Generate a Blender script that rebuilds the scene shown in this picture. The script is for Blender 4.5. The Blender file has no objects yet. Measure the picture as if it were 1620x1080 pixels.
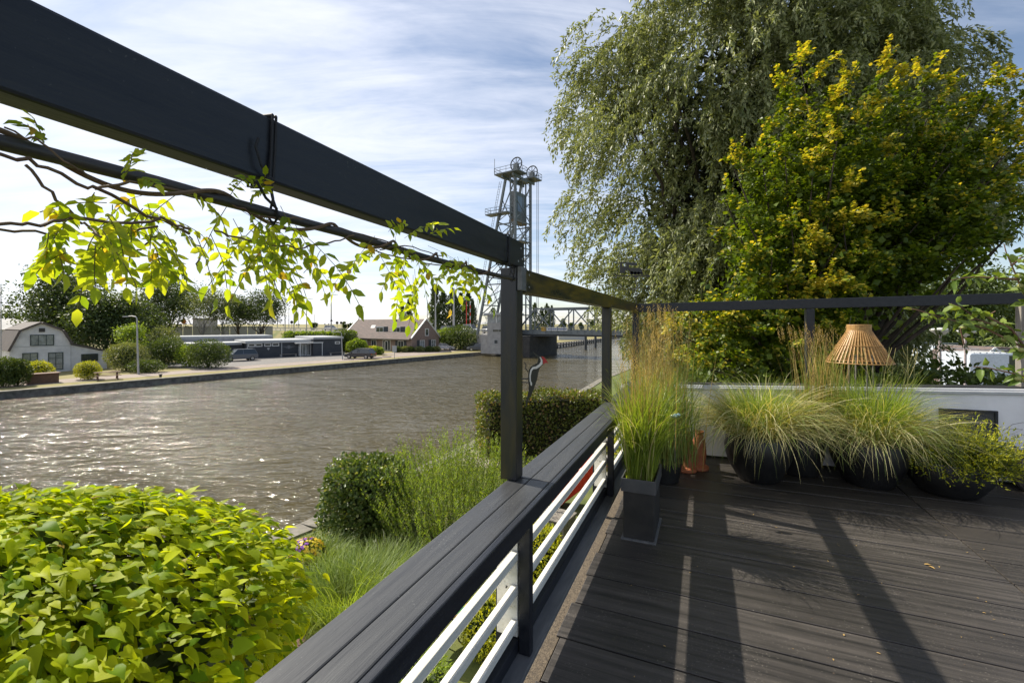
import bpy, bmesh, math, random
import numpy as np
from mathutils import Vector, Matrix
random.seed(7); RS = np.random.RandomState(11)
R = math.radians
S = bpy.context.scene
COL = S.collection

# ------------------------------------------------------------------ camera, world, sun, exposure
F = 710.0; HZ = 512.0; EYE = 1.8                      # focal length in photo pixels, horizon row, eye height over the deck
cam = bpy.data.cameras.new('camera'); co = bpy.data.objects.new('camera', cam); COL.objects.link(co)
co.location = (0, 0, EYE); co.rotation_euler = (R(90), 0, 0)
cam.sensor_width = 36; cam.lens = F / 1620 * 36; cam.shift_y = (HZ - 540) / 1620
cam.clip_start = 0.05; cam.clip_end = 6000
S.camera = co
S.render.engine = 'CYCLES'
S.view_settings.view_transform = 'Standard'; S.view_settings.look = 'None'
S.view_settings.exposure = 0.62; S.view_settings.gamma = 1; S.view_settings.use_curve_mapping = False
SUN_AZ = -57.5; SUN_EL = 45.3
wd = bpy.data.worlds.new('World'); S.world = wd; wd.use_nodes = True
nt = wd.node_tree; nt.nodes.clear(); N = nt.nodes.new; L = nt.links.new
out = N('ShaderNodeOutputWorld'); bg = N('ShaderNodeBackground'); bg.inputs[1].default_value = 0.087
sky = N('ShaderNodeTexSky'); sky.sky_type = 'NISHITA'; sky.sun_disc = False
sky.sun_elevation = R(SUN_EL); sky.sun_rotation = R(SUN_AZ); sky.air_density = 1.0; sky.dust_density = 0.35; sky.ozone_density = 1.6
tc = N('ShaderNodeTexCoord'); sep = N('ShaderNodeSeparateXYZ'); L(tc.outputs['Generated'], sep.inputs[0])
def wm(op, a, b=None, c=None):
    n = N('ShaderNodeMath'); n.operation = op
    for i, v in enumerate((a, b, c)):
        if v is None: continue
        if isinstance(v, (int, float)): n.inputs[i].default_value = v
        else: L(v, n.inputs[i])
    return n.outputs[0]
zz = wm('MAXIMUM', sep.outputs[2], 0.0); den = wm('ADD', zz, 0.16)
cx_ = wm('DIVIDE', sep.outputs[0], den); cy_ = wm('DIVIDE', sep.outputs[1], den)
cmb = N('ShaderNodeCombineXYZ'); L(cx_, cmb.inputs[0]); L(cy_, cmb.inputs[1])
mp = N('ShaderNodeMapping'); mp.inputs['Rotation'].default_value = (0, 0, R(18)); mp.inputs['Scale'].default_value = (0.55, 1.5, 1); L(cmb.outputs[0], mp.inputs[0])
n1 = N('ShaderNodeTexNoise'); n1.inputs['Scale'].default_value = 1.15; n1.inputs['Detail'].default_value = 9; n1.inputs['Roughness'].default_value = 0.6; n1.inputs['Distortion'].default_value = 0.5; L(mp.outputs[0], n1.inputs['Vector'])
mp2 = N('ShaderNodeMapping'); mp2.inputs['Rotation'].default_value = (0, 0, R(-14)); mp2.inputs['Scale'].default_value = (1.0, 4.0, 1); L(cmb.outputs[0], mp2.inputs[0])
n2_ = N('ShaderNodeTexNoise'); n2_.inputs['Scale'].default_value = 1.3; n2_.inputs['Detail'].default_value = 8; n2_.inputs['Roughness'].default_value = 0.62; n2_.inputs['Distortion'].default_value = 0.8; L(mp2.outputs[0], n2_.inputs['Vector'])
# fewer clouds to the right of the view
side = wm('MULTIPLY_ADD', sep.outputs[0], -0.20, -0.01)
cl = wm('ADD', wm('ADD', wm('MULTIPLY', n1.outputs[0], 0.6), wm('MULTIPLY', n2_.outputs[0], 0.4)), side)
ramp = N('ShaderNodeMapRange'); ramp.interpolation_type = 'SMOOTHSTEP'; ramp.inputs[1].default_value = 0.28; ramp.inputs[2].default_value = 0.72; ramp.inputs[3].default_value = 0.05; ramp.inputs[4].default_value = 0.92; L(cl, ramp.inputs[0])
mix = N('ShaderNodeMix'); mix.data_type = 'RGBA'; L(ramp.outputs[0], mix.inputs[0]); L(sky.outputs[0], mix.inputs[6]); mix.inputs[7].default_value = (8.0, 8.25, 9.1, 1)
L(mix.outputs[2], bg.inputs[0]); L(bg.outputs[0], out.inputs[0])
sd = bpy.data.lights.new('sun', 'SUN'); so = bpy.data.objects.new('sun', sd); COL.objects.link(so)
sd.energy = 5.0; sd.angle = R(0.53); sd.color = (1.0, 0.93, 0.80)
tosun = Vector((math.sin(R(SUN_AZ)) * math.cos(R(SUN_EL)), math.cos(R(SUN_AZ)) * math.cos(R(SUN_EL)), math.sin(R(SUN_EL))))
so.rotation_euler = tosun.to_track_quat('Z', 'Y').to_euler(); so.location = tosun * 50

# ------------------------------------------------------------------ helpers
def W(px, py, Y): return Vector(((px - 810) / F * Y, Y, EYE - (py - HZ) / F * Y))
def G(px, py, z): Y = (EYE - z) * F / (py - HZ); return Vector(((px - 810) / F * Y, Y, z))
TH = R(23.04); SN, CS = math.sin(TH), math.cos(TH)
def RF(a, t, z): return Vector((a * CS + t * SN, -a * SN + t * CS, z))       # terrace frame: a across the railing, t along it
def RA(a, t, z):                                     # frame of the near overhead beam, which runs two degrees off the railing
    a += .0754; t += .028; return Vector((a*.9323 + t*.3616, -a*.3616 + t*.9323, z))
GZ = -3.6; WZ = -4.2

def tag(o, label=None, cat=None, group=None, kind=None):
    if label: o['label'] = label
    if cat: o['category'] = cat
    if group: o['group'] = group
    if kind: o['kind'] = kind
    return o
def empty(name, loc, label, cat, group=None, rz=0):
    o = bpy.data.objects.new(name, None); COL.objects.link(o); o.location = loc; o.rotation_euler = (0, 0, rz); o.empty_display_size = .1
    return tag(o, label, cat, group)
def attach(o, parent):
    if parent is not None:
        o.parent = parent
        m = Matrix.Identity(4); p = parent; chain = []
        while p is not None: chain.append(p); p = p.parent
        for q in reversed(chain): m = m @ q.matrix_parent_inverse @ Matrix.LocRotScale(q.location, q.rotation_euler, q.scale)
        o.matrix_parent_inverse = m.inverted()
    return o

class MB:
    def __init__(s, xf=None): s.v = []; s.f = []; s.m = []; s.xf = xf; s.cur = 0
    def add(s, vs, fs, mi=None):
        b = len(s.v)
        for v in vs: s.v.append(tuple(s.xf(*v)) if s.xf else tuple(v))
        for f in fs: s.f.append(tuple(b + i for i in f)); s.m.append(s.cur if mi is None else mi)
        return s
    def box(s, x0, x1, y0, y1, z0, z1, mi=None):
        return s.add([(x0,y0,z0),(x1,y0,z0),(x1,y1,z0),(x0,y1,z0),(x0,y0,z1),(x1,y0,z1),(x1,y1,z1),(x0,y1,z1)],
                     [(0,3,2,1),(4,5,6,7),(0,1,5,4),(1,2,6,5),(2,3,7,6),(3,0,4,7)], mi)
    def beam(s, p, q, w, h, up=(0,0,1), mi=None):
        p = Vector(p); q = Vector(q); d = (q - p).normalized(); u = Vector(up)
        r = d.cross(u)
        if r.length < 1e-4: r = d.cross(Vector((1,0,0)))
        r.normalize(); u = r.cross(d)
        r = r * (w / 2); u = u * (h / 2)
        return s.add([p-r-u, p+r-u, p+r+u, p-r+u, q-r-u, q+r-u, q+r+u, q-r+u], [(0,1,2,3),(7,6,5,4),(0,4,5,1),(1,5,6,2),(2,6,7,3),(3,7,4,0)], mi)
    def tube(s, pts, r, n=8, mi=None, cap=True):
        pts = [Vector(p) for p in pts]; k = len(pts); rr = r if hasattr(r, '__len__') else [r] * k
        vs = []; fs = []; prev = None
        for i, p in enumerate(pts):
            d = (pts[min(i+1, k-1)] - pts[max(i-1, 0)])
            d = d.normalized() if d.length > 1e-9 else Vector((0,0,1))
            if prev is None: a = d.orthogonal().normalized()
            else:
                a = prev - d * prev.dot(d)
                a = a.normalized() if a.length > 1e-6 else d.orthogonal().normalized()
            prev = a; b = d.cross(a)
            for j in range(n):
                t = 2 * math.pi * j / n; vs.append(p + (a * math.cos(t) + b * math.sin(t)) * rr[i])
        for i in range(k - 1):
            for j in range(n): fs.append((i*n+j, i*n+(j+1)%n, (i+1)*n+(j+1)%n, (i+1)*n+j))
        if cap: fs.append(tuple(reversed(range(n)))); fs.append(tuple((k-1)*n+j for j in range(n)))
        return s.add(vs, fs, mi)
    def lathe(s, prof, c=(0,0,0), n=24, mi=None):
        vs = []; fs = []; k = len(prof)
        for r, z in prof:
            for j in range(n):
                t = 2*math.pi*j/n; vs.append((c[0]+r*math.cos(t), c[1]+r*math.sin(t), c[2]+z))
        for i in range(k-1):
            for j in range(n): fs.append((i*n+j, i*n+(j+1)%n, (i+1)*n+(j+1)%n, (i+1)*n+j))
        return s.add(vs, fs, mi)
    def prism(s, poly, y0, y1, mi=None):      # poly in (x,z), extruded along y
        k = len(poly)
        vs = [(x, y0, z) for x, z in poly] + [(x, y1, z) for x, z in poly]
        return s.add(vs, [tuple(range(k)), tuple(reversed(range(k, 2*k)))] + [(i, k+i, k+(i+1)%k, (i+1)%k) for i in range(k)], mi)
    def build(s, name, mats, parent=None, smooth=False, bevel=0, fix=True):
        me = bpy.data.meshes.new(name); me.from_pydata([tuple(v) for v in s.v], [], s.f)
        if not isinstance(mats, (list, tuple)): mats = [mats]
        for m in mats: me.materials.append(m)
        me.polygons.foreach_set('material_index', s.m)
        if fix:
            bm = bmesh.new(); bm.from_mesh(me); bmesh.ops.recalc_face_normals(bm, faces=bm.faces); bm.to_mesh(me); bm.free()
        if smooth:
            me.polygons.foreach_set('use_smooth', [True]*len(me.polygons))
            try: me.set_sharp_from_angle(angle=R(40))
            except Exception: pass
        me.update()
        o = bpy.data.objects.new(name, me); COL.objects.link(o)
        if bevel:
            b = o.modifiers.new('bevel', 'BEVEL'); b.width = bevel; b.segments = 2; b.limit_method = 'ANGLE'; b.angle_limit = R(50)
        return attach(o, parent)

def npmesh(name, V, Fc, nper, mats, matidx=None, parent=None, smooth=False):
    """V (n,3) array, Fc (m,nper) array of indices"""
    me = bpy.data.meshes.new(name); me.vertices.add(len(V)); me.vertices.foreach_set('co', np.ascontiguousarray(V, dtype=np.float32).ravel())
    m = len(Fc); me.loops.add(m*nper); me.loops.foreach_set('vertex_index', np.ascontiguousarray(Fc, dtype=np.int32).ravel())
    me.polygons.add(m); me.polygons.foreach_set('loop_start', np.arange(0, m*nper, nper, dtype=np.int32))
    try: me.polygons.foreach_set('loop_total', np.full(m, nper, dtype=np.int32))
    except Exception: pass
    for q in (mats if isinstance(mats, (list, tuple)) else [mats]): me.materials.append(q)
    if matidx is not None: me.polygons.foreach_set('material_index', np.ascontiguousarray(matidx, dtype=np.int32))
    if smooth: me.polygons.foreach_set('use_smooth', np.ones(m, dtype=bool))
    me.update(calc_edges=True)
    o = bpy.data.objects.new(name, me); COL.objects.link(o)
    return attach(o, parent)

TPL = {
 'dia': (np.array([(0,0,0),(.42,-.5,.10),(1,0,-.05),(.42,.5,.10)]), np.array([(0,1,2),(0,2,3)])),
 'ova': (np.array([(0,0,0),(.22,-.40,.05),(.60,-.42,.03),(1,0,-.12),(.60,.42,.03),(.22,.40,.05),(.30,0,-.05),(.68,0,-.06)]),
         np.array([(0,1,6),(1,2,7),(1,7,6),(2,3,7),(0,6,5),(6,7,4),(6,4,5),(7,3,4)])),
 'hrt': (np.array([(0,0,0),(-.13,-.26,.05),(.08,-.48,.08),(.42,-.46,.05),(.74,-.22,-.04),(1.05,0,-.20),(.74,.22,-.04),(.42,.46,.05),(.08,.48,.08),(-.13,.26,.05),(.38,0,-.04),(.72,0,-.09)]),
         np.array([(0,1,2),(0,2,10),(2,3,10),(3,11,10),(3,4,11),(4,5,11),(0,8,9),(0,10,8),(8,10,7),(7,10,11),(7,11,6),(6,11,5)])),
}
def unit(a): return a / np.maximum(np.linalg.norm(a, axis=1, keepdims=True), 1e-9)
def leaves(name, P, T, Nn, size, wr, tpl, mats, midx=None, parent=None, smooth=False, jit=0.0):
    tv, tf = TPL[tpl]; n = len(P); T = unit(T); B = unit(np.cross(Nn, T)); Nn = np.cross(T, B)
    sz = np.broadcast_to(np.asarray(size, float), (n,))[:, None, None]; ww = np.broadcast_to(np.asarray(wr, float), (n,))[:, None, None]
    tvv = np.broadcast_to(tv[None], (n,)+tv.shape).copy()
    if jit:
        tvv[:, :, 2] *= RS.uniform(-1, 3, (n, 1)); tvv[:, :, 2] += RS.normal(0, jit, (n, len(tv)))
        tvv[:, :, 2] += (tvv[:, :, 0] ** 2) * RS.uniform(-.35, .1, (n, 1))
    V = P[:, None, :] + sz * (tvv[:, :, 0:1]*T[:, None, :] + ww*tvv[:, :, 1:2]*B[:, None, :] + tvv[:, :, 2:3]*Nn[:, None, :])
    Fc = (np.arange(n)[:, None, None]*len(tv) + tf[None]).reshape(-1, 3)
    mi = None if midx is None else np.repeat(midx, len(tf))
    return npmesh(name, V.reshape(-1, 3), Fc, 3, mats, mi, parent, smooth)

def blades(name, base, az, Ln, phi0, phi1, wd, mats, midx=None, parent=None, segs=6, p=1.3, curl=0.0):
    """arching grass blades as tapering ribbons"""
    n = len(base); bc = lambda a: np.broadcast_to(np.asarray(a, float), (n,)).copy()
    az, Ln, phi0, phi1, wd = map(bc, (az, Ln, phi0, phi1, wd))
    pts = [base]; cur = base.copy()
    az2 = az.copy(); dz = RS.normal(0, curl, n) if curl else np.zeros(n)
    for i in range(segs):
        s_ = (i + .5) / segs; ph = phi0 + (phi1 - phi0) * s_**p; az2 = az2 + dz / segs
        d = np.stack([np.sin(ph)*np.cos(az2), np.sin(ph)*np.sin(az2), np.cos(ph)], 1)
        cur = cur + d * (Ln / segs)[:, None]; pts.append(cur)
    tw = az + math.pi/2 + RS.normal(0, .6, n); side = np.stack([np.cos(tw), np.sin(tw), RS.normal(0, .25, n)], 1)
    V = np.zeros((n, (segs+1)*2, 3))
    for i, q in enumerate(pts):
        s_ = i / segs; w = wd * (.55 + .9*s_ if s_ < .35 else (1 - s_)**.8 * 1.2 + .03) * .5
        V[:, 2*i] = q - side * w[:, None]; V[:, 2*i+1] = q + side * w[:, None]
    f = np.array([(2*i, 2*i+1, 2*i+3, 2*i+2) for i in range(segs)])
    Fc = (np.arange(n)[:, None, None]*(segs+1)*2 + f[None]).reshape(-1, 4)
    mi = None if midx is None else np.repeat(midx, segs)
    return npmesh(name, V.reshape(-1, 3), Fc, 4, mats, mi, parent, True)

# ------------------------------------------------------------------ materials
MATS = {}
def mat(name, col, rough=.6, col2=None, scale=8.0, detail=6, bump=0.0, bscale=None, stretch=None, metal=0.0, spec=.5, coat=0.0, rot=None, lo=.35, hi=.65, rvar=0.0):
    if name in MATS: return MATS[name]
    m = bpy.data.materials.new(name); m.use_nodes = True; MATS[name] = m
    t = m.node_tree; b = t.nodes['Principled BSDF']; b.inputs['Roughness'].default_value = rough; b.inputs['Metallic'].default_value = metal
    b.inputs['Specular IOR Level'].default_value = spec; b.inputs['Coat Weight'].default_value = coat
    if col2 is None: col2 = tuple(c * .78 for c in col)
    tcn = t.nodes.new('ShaderNodeTexCoord'); mpn = t.nodes.new('ShaderNodeMapping'); t.links.new(tcn.outputs['Object'], mpn.inputs[0])
    if stretch: mpn.inputs['Scale'].default_value = stretch
    src = mpn.outputs[0]
    if rot is not None:
        mr = t.nodes.new('ShaderNodeMapping'); mr.inputs['Rotation'].default_value = (0, 0, rot); t.links.new(tcn.outputs['Object'], mr.inputs[0]); t.links.new(mr.outputs[0], mpn.inputs[0])
    ns = t.nodes.new('ShaderNodeTexNoise'); ns.inputs['Scale'].default_value = scale; ns.inputs['Detail'].default_value = detail; ns.inputs['Roughness'].default_value = .62
    t.links.new(src, ns.inputs['Vector'])
    mr_ = t.nodes.new('ShaderNodeMapRange'); mr_.inputs[1].default_value = lo; mr_.inputs[2].default_value = hi; t.links.new(ns.outputs[0], mr_.inputs[0])
    mx = t.nodes.new('ShaderNodeMix'); mx.data_type = 'RGBA'; t.links.new(mr_.outputs[0], mx.inputs[0]); mx.inputs[6].default_value = (*col, 1); mx.inputs[7].default_value = (*col2, 1)
    t.links.new(mx.outputs[2], b.inputs['Base Color'])
    if rvar:
        ma = t.nodes.new('ShaderNodeMath'); ma.operation = 'MULTIPLY_ADD'; t.links.new(ns.outputs[0], ma.inputs[0]); ma.inputs[1].default_value = rvar; ma.inputs[2].default_value = rough - rvar/2
        t.links.new(ma.outputs[0], b.inputs['Roughness'])
    if bump:
        nb = t.nodes.new('ShaderNodeTexNoise'); nb.inputs['Scale'].default_value = bscale or scale*3; nb.inputs['Detail'].default_value = 5
        t.links.new(src, nb.inputs['Vector'])
        bp = t.nodes.new('ShaderNodeBump'); bp.inputs['Strength'].default_value = bump; bp.inputs['Distance'].default_value = .01; t.links.new(nb.outputs[0], bp.inputs['Height']); t.links.new(bp.outputs[0], b.inputs['Normal'])
    return m
def leafmat(name, c1, c2, trans=.45, rough=.45, tcol=None, spec=.35, c3=None, p3=.9):
    if name in MATS: return MATS[name]
    m = bpy.data.materials.new(name); m.use_nodes = True; MATS[name] = m
    t = m.node_tree; b = t.nodes['Principled BSDF']; o = t.nodes['Material Output']; b.inputs['Roughness'].default_value = rough; b.inputs['Specular IOR Level'].default_value = spec
    g = t.nodes.new('ShaderNodeNewGeometry')
    r = t.nodes.new('ShaderNodeValToRGB'); r.color_ramp.elements[0].color = (*c1, 1); r.color_ramp.elements[1].color = (*c2, 1)
    r.color_ramp.elements[1].position = .85
    if c3: e = r.color_ramp.elements.new(p3); e.color = (*c3, 1); r.color_ramp.elements[1].position = p3 - .012
    t.links.new(g.outputs['Random Per Island'], r.inputs[0])
    nz = t.nodes.new('ShaderNodeTexNoise'); nz.inputs['Scale'].default_value = 1.3; nz.inputs['Detail'].default_value = 2
    tcn = t.nodes.new('ShaderNodeTexCoord'); t.links.new(tcn.outputs['Object'], nz.inputs['Vector'])
    hs = t.nodes.new('ShaderNodeHueSaturation'); t.links.new(r.outputs[0], hs.inputs['Color'])
    mr_ = t.nodes.new('ShaderNodeMapRange'); mr_.inputs[1].default_value = .3; mr_.inputs[2].default_value = .7; mr_.inputs[3].default_value = .75; mr_.inputs[4].default_value = 1.2; t.links.new(nz.outputs[0], mr_.inputs[0])
    t.links.new(mr_.outputs[0], hs.inputs['Value'])
    t.links.new(hs.outputs[0], b.inputs['Base Color'])
    tr = t.nodes.new('ShaderNodeBsdfTranslucent')
    if tcol is None: tcol = (1.35, 1.25, .35)
    mc = t.nodes.new('ShaderNodeMix'); mc.data_type = 'RGBA'; mc.blend_type = 'MULTIPLY'; mc.inputs[0].default_value = 1; t.links.new(hs.outputs[0], mc.inputs[6]); mc.inputs[7].default_value = (*tcol, 1)
    t.links.new(mc.outputs[2], tr.inputs[0])
    ms = t.nodes.new('ShaderNodeMixShader'); ms.inputs[0].default_value = trans; t.links.new(b.outputs[0], ms.inputs[1]); t.links.new(tr.outputs[0], ms.inputs[2]); t.links.new(ms.outputs[0], o.inputs[0])
    return m
rr_ = TH   # rotates object space so that local y runs along the railing
M_PAINT = mat('black_paint', (.010,.012,.018), .40, (.022,.024,.030), 3.5, 8, .10, 22, (7, .7, 7), rot=rr_, rvar=.25, spec=.38)
M_RAILTOP = mat('weathered_black_paint', (.034,.035,.037), .45, (.052,.054,.056), 4.0, 10, .12, 26, (9, .5, 9), rot=rr_, rvar=.3, lo=.4, hi=.75)
M_GOLDREFL = mat('gold_reflection_black_paint', (.014,.014,.015), .30, (.16,.105,.006), 2.0, 7, .12, 20, (3, 1.0, 7), rot=rr_, lo=.42, hi=.68, rvar=.2)  # gold second colour paints in sunlit foliage reflected by the glossy beam
M_POSTP = mat('post_reflection_black_paint', (.011,.013,.018), .34, (.050,.038,.012), 1.6, 7, .12, 20, (5, 5, .8), lo=.52, hi=.78, rvar=.25)  # olive gold streaks put the foliage reflection on the posts into the colour
M_WHITE = mat('cream_white_paint', (.74,.72,.66), .45, (.60,.57,.50), 6, 6, .05, 40, (6, 1, 6), rot=rr_, lo=.45, hi=.8)
M_LEDGE = mat('grey_metal_ledge', (.10,.105,.112), .42, (.16,.16,.165), 5, 8, .06, 40, (5, .8, 5), rot=rr_)
M_DECK = mat('black_deck_board', (.016,.0145,.0135), .50, (.074,.064,.056), 2.6, 9, .12, 14, (.35, 10, 6), rot=rr_, lo=.34, hi=.74, rvar=.25)
M_DECK2 = mat('greyed_deck_board', (.024,.021,.019), .52, (.090,.077,.065), 2.6, 9, .22, 14, (.35, 10, 6), rot=rr_, lo=.34, hi=.74)
M_DIRT = mat('gravel_dirt', (.16,.125,.085), .95, (.07,.055,.04), 60, 8, .9, 140)
M_DARK = mat('dark_void', (.008,.008,.009), .8)
M_IRON = mat('black_iron', (.022,.023,.026), .45, (.045,.035,.028), 12, 6, .15, 60)
M_CORD = mat('black_cord', (.015,.015,.018), .7)
M_POT = mat('black_plastic_pot', (.010,.010,.011), .42, (.018,.018,.018), 6, 5, .08, 30, rvar=.15)
M_PLANTER = mat('dark_zinc_planter', (.060,.062,.066), .42, (.085,.085,.088), 7, 6, .10, 30)
M_PLANTER2 = mat('blackened_planter_side', (.018,.018,.019), .55, (.032,.030,.028), 7, 6, .10, 30)
M_TERRA = mat('terracotta', (.42,.13,.05), .7, (.30,.09,.04), 12, 6, .15, 50)
M_STUCCO = mat('white_render', (.78,.78,.80), .8, (.68,.68,.70), 4, 8, .25, 90)
M_CAP = mat('zinc_cap', (.50,.51,.53), .38, (.40,.41,.43), 5, 6, .05, metal=.3)
M_BAMBOO = mat('bamboo', (.50,.29,.10), .5, (.32,.165,.05), 30, 5, .1, 80)
M_BRICKP = mat('brick_path', (.34,.16,.11), .85, (.22,.11,.085), 14, 6, .4, 60)
M_STONE = mat('concrete_quay', (.20,.19,.17), .85, (.07,.068,.06), 2.5, 9, .5, 12, (1,1,1))
M_STONE2 = mat('worn_coping', (.22,.20,.165), .85, (.12,.11,.085), 3, 9, .4, 20)
M_PAVE = mat('stone_paving', (.36,.31,.25), .85, (.24,.21,.17), 5, 8, .35, 30)
M_ASPH = mat('asphalt', (.20,.185,.17), .9, (.14,.13,.12), 3, 8, .2, 60)
M_ROAD = mat('pink_paving', (.30,.24,.20), .9, (.22,.18,.155), 1.2, 8, .2, 60)
M_GRASSG = mat('dry_grass', (.17,.16,.045), .95, (.26,.21,.085), 1.4, 8, .6, 30)
M_GRASSN = mat('lawn', (.07,.10,.02), .95, (.13,.14,.035), 2.0, 8, .7, 40)
M_EMB = mat('embankment_grass', (.09,.12,.03), .95, (.24,.20,.08), .35, 8, .5, 10)
M_STEEL = mat('grey_painted_steel', (.14,.16,.17), .5, (.10,.115,.122), 3, 6)
M_STEELD = mat('dark_steel', (.05,.055,.06), .5)
M_STEELD2 = mat('weathered_steel', (.16,.18,.19), .6, (.08,.09,.10), 1.2, 8)
M_CONC = mat('pale_concrete', (.36,.35,.34), .8, (.26,.255,.25), 1.5, 7, .2, 12)
M_CONCD = mat('stained_dark_concrete', (.060,.056,.050), .8, (.03,.03,.03), 1.5, 7, .2, 12)
M_GALV = mat('galvanised_pole', (.42,.42,.41), .45, (.33,.33,.33), 5)
M_GLASS = mat('window_glass', (.03,.038,.042), .06, (.05,.055,.06), .6, 2, spec=.8)
M_GLASSB = mat('curtained_glass', (.30,.32,.32), .12, (.14,.16,.16), 1.6, 3, spec=.8)
M_HWALL = mat('white_house_wall', (.66,.65,.66), .85, (.52,.51,.52), 1.2, 8, .2, 20)
M_HFRAME = mat('dark_green_frame', (.015,.035,.035), .4)
M_CORR = mat('corrugated_roof', (.105,.085,.075), .8, (.07,.058,.052), 1.5, 8, .3, 12)
M_NAVY = mat('dark_boarding', (.032,.038,.048), .6, (.045,.05,.06), 1.2, 6, .15, 20)
M_WTRIM = mat('white_trim', (.68,.68,.67), .5)
M_LGREY = mat('pale_roof_edge', (.42,.43,.44), .6)
M_BARK = mat('bark', (.075,.055,.04), .9, (.035,.028,.022), 8, 8, .8, 30, (1,1,.25))
M_BARKL = mat('pale_bark', (.35,.33,.29), .85, (.10,.09,.08), 5, 8, .5, 20)
M_STEM = mat('vine_stem', (.10,.055,.035), .8, (.16,.11,.06), 20, 6, .5, 60)
M_GSTEM = mat('green_stem', (.16,.15,.03), .6)
M_RED = mat('red_plastic', (.65,.03,.015), .35)
M_BLUE = mat('blue_plastic', (.06,.25,.65), .4)
M_GREENT = mat('green_enamel', (.04,.20,.075), .4, (.03,.15,.055), 6)
M_WOOD = mat('weathered_wood', (.19,.10,.06), .8, (.12,.07,.045), 5, 8, .3, 30)
M_WOODG = mat('grey_weathered_wood', (.26,.235,.20), .85, (.16,.14,.12), 5, 8, .4, 30, (6,6,.6))
M_TYRE = mat('tyre', (.015,.015,.015), .8)
M_RIM = mat('alloy_rim', (.45,.45,.46), .3, metal=.6)
M_LAMP = mat('cream_lampshade', (.62,.62,.58), .5)
M_SOIL = mat('potting_soil', (.035,.024,.016), .95, (.06,.04,.025), 40, 6, .6)

# brick with real joints
def brickmat(name, c1, c2, mc, sc, off=.5, bw=.5, rh=.25, bump=.4, dim='XYZ'):
    m = bpy.data.materials.new(name); m.use_nodes = True; MATS[name] = m; t = m.node_tree; b = t.nodes['Principled BSDF']; b.inputs['Roughness'].default_value = .85
    tcn = t.nodes.new('ShaderNodeTexCoord'); mpn = t.nodes.new('ShaderNodeMapping'); t.links.new(tcn.outputs['Object'], mpn.inputs[0])
    if dim == 'XZ':
        sp = t.nodes.new('ShaderNodeSeparateXYZ'); cb = t.nodes.new('ShaderNodeCombineXYZ'); t.links.new(mpn.outputs[0], sp.inputs[0])
        ad = t.nodes.new('ShaderNodeMath'); ad.operation = 'ADD'; t.links.new(sp.outputs[0], ad.inputs[0]); t.links.new(sp.outputs[1], ad.inputs[1])
        t.links.new(ad.outputs[0], cb.inputs[0]); t.links.new(sp.outputs[2], cb.inputs[1]); v = cb.outputs[0]
    else: v = mpn.outputs[0]
    br = t.nodes.new('ShaderNodeTexBrick'); br.inputs['Scale'].default_value = sc; br.inputs['Color1'].default_value = (*c1, 1); br.inputs['Color2'].default_value = (*c2, 1); br.inputs['Mortar'].default_value = (*mc, 1)
    br.inputs['Brick Width'].default_value = bw; br.inputs['Row Height'].default_value = rh; br.offset = off; t.links.new(v, br.inputs['Vector'])
    nz = t.nodes.new('ShaderNodeTexNoise'); nz.inputs['Scale'].default_value = 2.2; nz.inputs['Detail'].default_value = 8; t.links.new(v, nz.inputs['Vector'])
    mx = t.nodes.new('ShaderNodeMix'); mx.data_type = 'RGBA'; mx.blend_type = 'MULTIPLY'; mx.inputs[0].default_value = .6; t.links.new(br.outputs[0], mx.inputs[6]); t.links.new(nz.outputs[0], mx.inputs[7]); 
    gm = t.nodes.new('ShaderNodeBrightContrast'); gm.inputs['Bright'].default_value = .02; t.links.new(mx.outputs[2], gm.inputs[0]); t.links.new(gm.outputs[0], b.inputs['Base Color'])
    bp = t.nodes.new('ShaderNodeBump'); bp.inputs['Strength'].default_value = bump; bp.inputs['Distance'].default_value = .01; t.links.new(br.outputs['Fac'], bp.inputs['Height']); bp.invert = True; t.links.new(bp.outputs[0], b.inputs['Normal'])
    return m
M_BRICK = brickmat('pink_brown_brick', (.34,.22,.17), (.26,.17,.14), (.30,.27,.24), 4.0, dim='XZ')
M_TILE = brickmat('mottled_roof_tile', (.19,.125,.105), (.11,.08,.07), (.10,.08,.075), 3.2, bw=.6, rh=.5, dim='XZ')
M_CLINK = brickmat('brick_paving', (.42,.20,.14), (.30,.15,.11), (.16,.12,.09), 5.0)

# foliage
L_CAT = leafmat('catalpa_leaf', (.11,.21,.006), (.50,.55,.012), .55, .5, spec=.14, c3=(.36,.26,.05), p3=.993)
L_WIS = leafmat('wisteria_leaf', (.20,.31,.025), (.50,.55,.05), .62, .42, c3=(.55,.38,.05), p3=.965)
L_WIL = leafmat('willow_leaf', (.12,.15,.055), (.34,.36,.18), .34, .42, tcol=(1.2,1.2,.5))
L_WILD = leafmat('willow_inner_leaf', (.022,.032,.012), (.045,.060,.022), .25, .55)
L_MAPG = leafmat('maple_green_leaf', (.045,.090,.010), (.165,.225,.018), .50, .42)
L_MAPY = leafmat('maple_golden_leaf', (.22,.28,.02), (.64,.52,.07), .46, .5)
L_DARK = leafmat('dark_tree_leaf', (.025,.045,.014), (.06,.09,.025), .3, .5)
L_MID = leafmat('mid_tree_leaf', (.05,.085,.02), (.11,.15,.035), .35, .5)
L_LIGHT = leafmat('light_shrub_leaf', (.12,.20,.025), (.27,.36,.055), .42, .5)
L_GREY = leafmat('greyish_shrub_leaf', (.13,.17,.06), (.24,.26,.11), .35, .55)
L_HEDGE = leafmat('hedge_leaf', (.07,.10,.02), (.20,.22,.055), .35, .4, c3=(.30,.20,.11), p3=.9)
L_IVY = leafmat('ivy_leaf', (.055,.10,.022), (.14,.19,.05), .3, .35, c3=(.30,.32,.12), p3=.9)
L_YEL = leafmat('yellow_conifer_leaf', (.20,.26,.02), (.56,.54,.03), .35, .5)
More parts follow.
